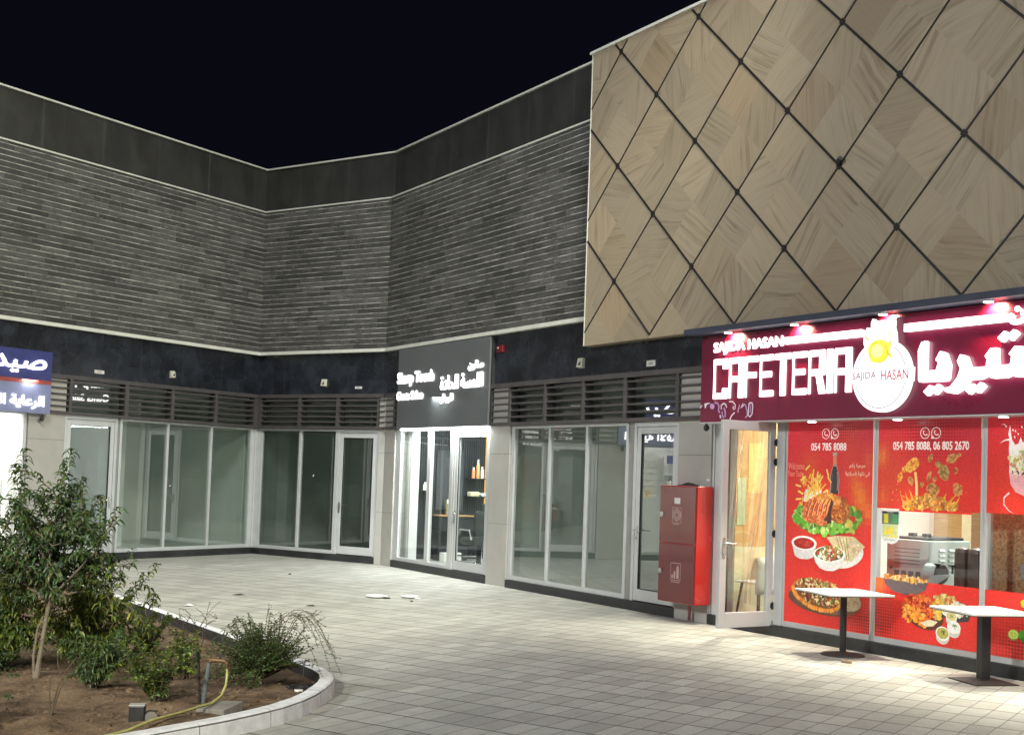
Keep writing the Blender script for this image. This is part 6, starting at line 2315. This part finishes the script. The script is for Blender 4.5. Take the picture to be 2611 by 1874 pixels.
sun = lamp('sun', 'SUN', (6, -20, 18), 1.75, (0.97, 1.0, 0.96), (1.5, 0, 0), R_(14))
# floodlight on the roof of the cafeteria side, and an unseen street lamp far out to the left
p = FR.w(12.6, 1.8, 8.8)
lamp('roof_floodlight', 'SPOT', p, 5200, (1.0, 1.0, 0.84), (-6.5, 19.5, 1.5), 1.4, 95, .8)
lamp('unseen_street_lamp', 'SPOT', (-12.0, 3.0, 9.0), 7800, (0.95, 0.98, 1.0), (3, 17, 4.5), .9, 70, .8)

lamp('unseen_street_lamp', 'SPOT', (-4.5, -5.0, 7.0), 13000, (1.0, 0.95, 0.78), (-3.6, 10.6, .5), .4, 25, 1.0)  # unseen spot added to warm the low shrubs, soil and kerb
# lamps one can see or whose shop they light
for u in (10.46, 11.61, 12.935, 14.27, 15.6):
    p = FR.w(u, .40, 3.70)
    lamp('canopy_downlight', 'SPOT', p, 190, (1, .30, .20), FR.w(u + .03, .0, 3.42), .03, 130, .9)
for u in (10.42, 11.72, 12.985, 14.31, 15.6):
    p = FR.w(u, .20, 2.575)
    lamp('shopfront_downlight', 'SPOT', p, 520, (1, .95, .76), FR.w(u, 1.05, 0), .05, 74, 1.0)
for u, n, e in ((11.0, -1.4, 95), (13.2, -1.6, 150), (15.5, -1.6, 110)):
    lamp('cafeteria_ceiling_light', 'AREA', FR.w(u, n, 3.22), e, (1, .97, .86), FR.w(u, n, 0), (1.2, .5))
lamp('salon_ceiling_light', 'AREA', FR.w(2.4, -1.0, 3.22), 170, (.92, 1, .99), FR.w(2.2, -1.0, 0), (2.4, .6))
lamp('salon_entrance_light', 'AREA', FR.w(2.4, .05, 2.63), 100, (.93, 1, .98), FR.w(2.4, .12, 0), (3.2, .05))
for u, n, e in ((-6.1, -.45, 70), (-8.6, -1.5, 380), (-11.6, -1.5, 380)):
    lamp('pharmacy_ceiling_light', 'AREA', FL.w(u, n, 3.22), e, (1, .99, .95), FL.w(u, n, 0), (1.6, .3))

# ================================================================== CAMERA
F, PITCH, ROLL = 3146.79, 0.04535, 0.03496
cam_d = bpy.data.cameras.new('camera')
cam_d.sensor_fit = 'HORIZONTAL'
cam_d.sensor_width = 36.0
cam_d.lens = F / 2611 * 36.0
cam_d.shift_y = 134.594 / 2611
cam_d.clip_end = 400
cam = bpy.data.objects.new('camera', cam_d)
COL.objects.link(cam)
c, s = math.cos(ROLL), math.sin(ROLL)
cp, sp = math.cos(PITCH), math.sin(PITCH)
X = Vector((c, -sp * s, cp * s))
Y = Vector((-s, -sp * c, cp * c))
Z = -Vector((0, cp, sp))
mw = Matrix((X, Y, Z)).transposed().to_4x4()
mw.translation = (0, 0, 1.83)
cam.matrix_world = mw
scene.camera = cam

scene.render.engine = 'CYCLES'
scene.cycles.use_denoising = True
scene.cycles.max_bounces = 8
scene.cycles.transparent_max_bounces = 16
scene.cycles.sample_clamp_indirect = 6.0
scene.cycles.caustics_reflective = False
scene.cycles.caustics_refractive = False
scene.view_settings.view_transform = 'Standard'
scene.view_settings.look = 'None'
scene.view_settings.exposure = 0
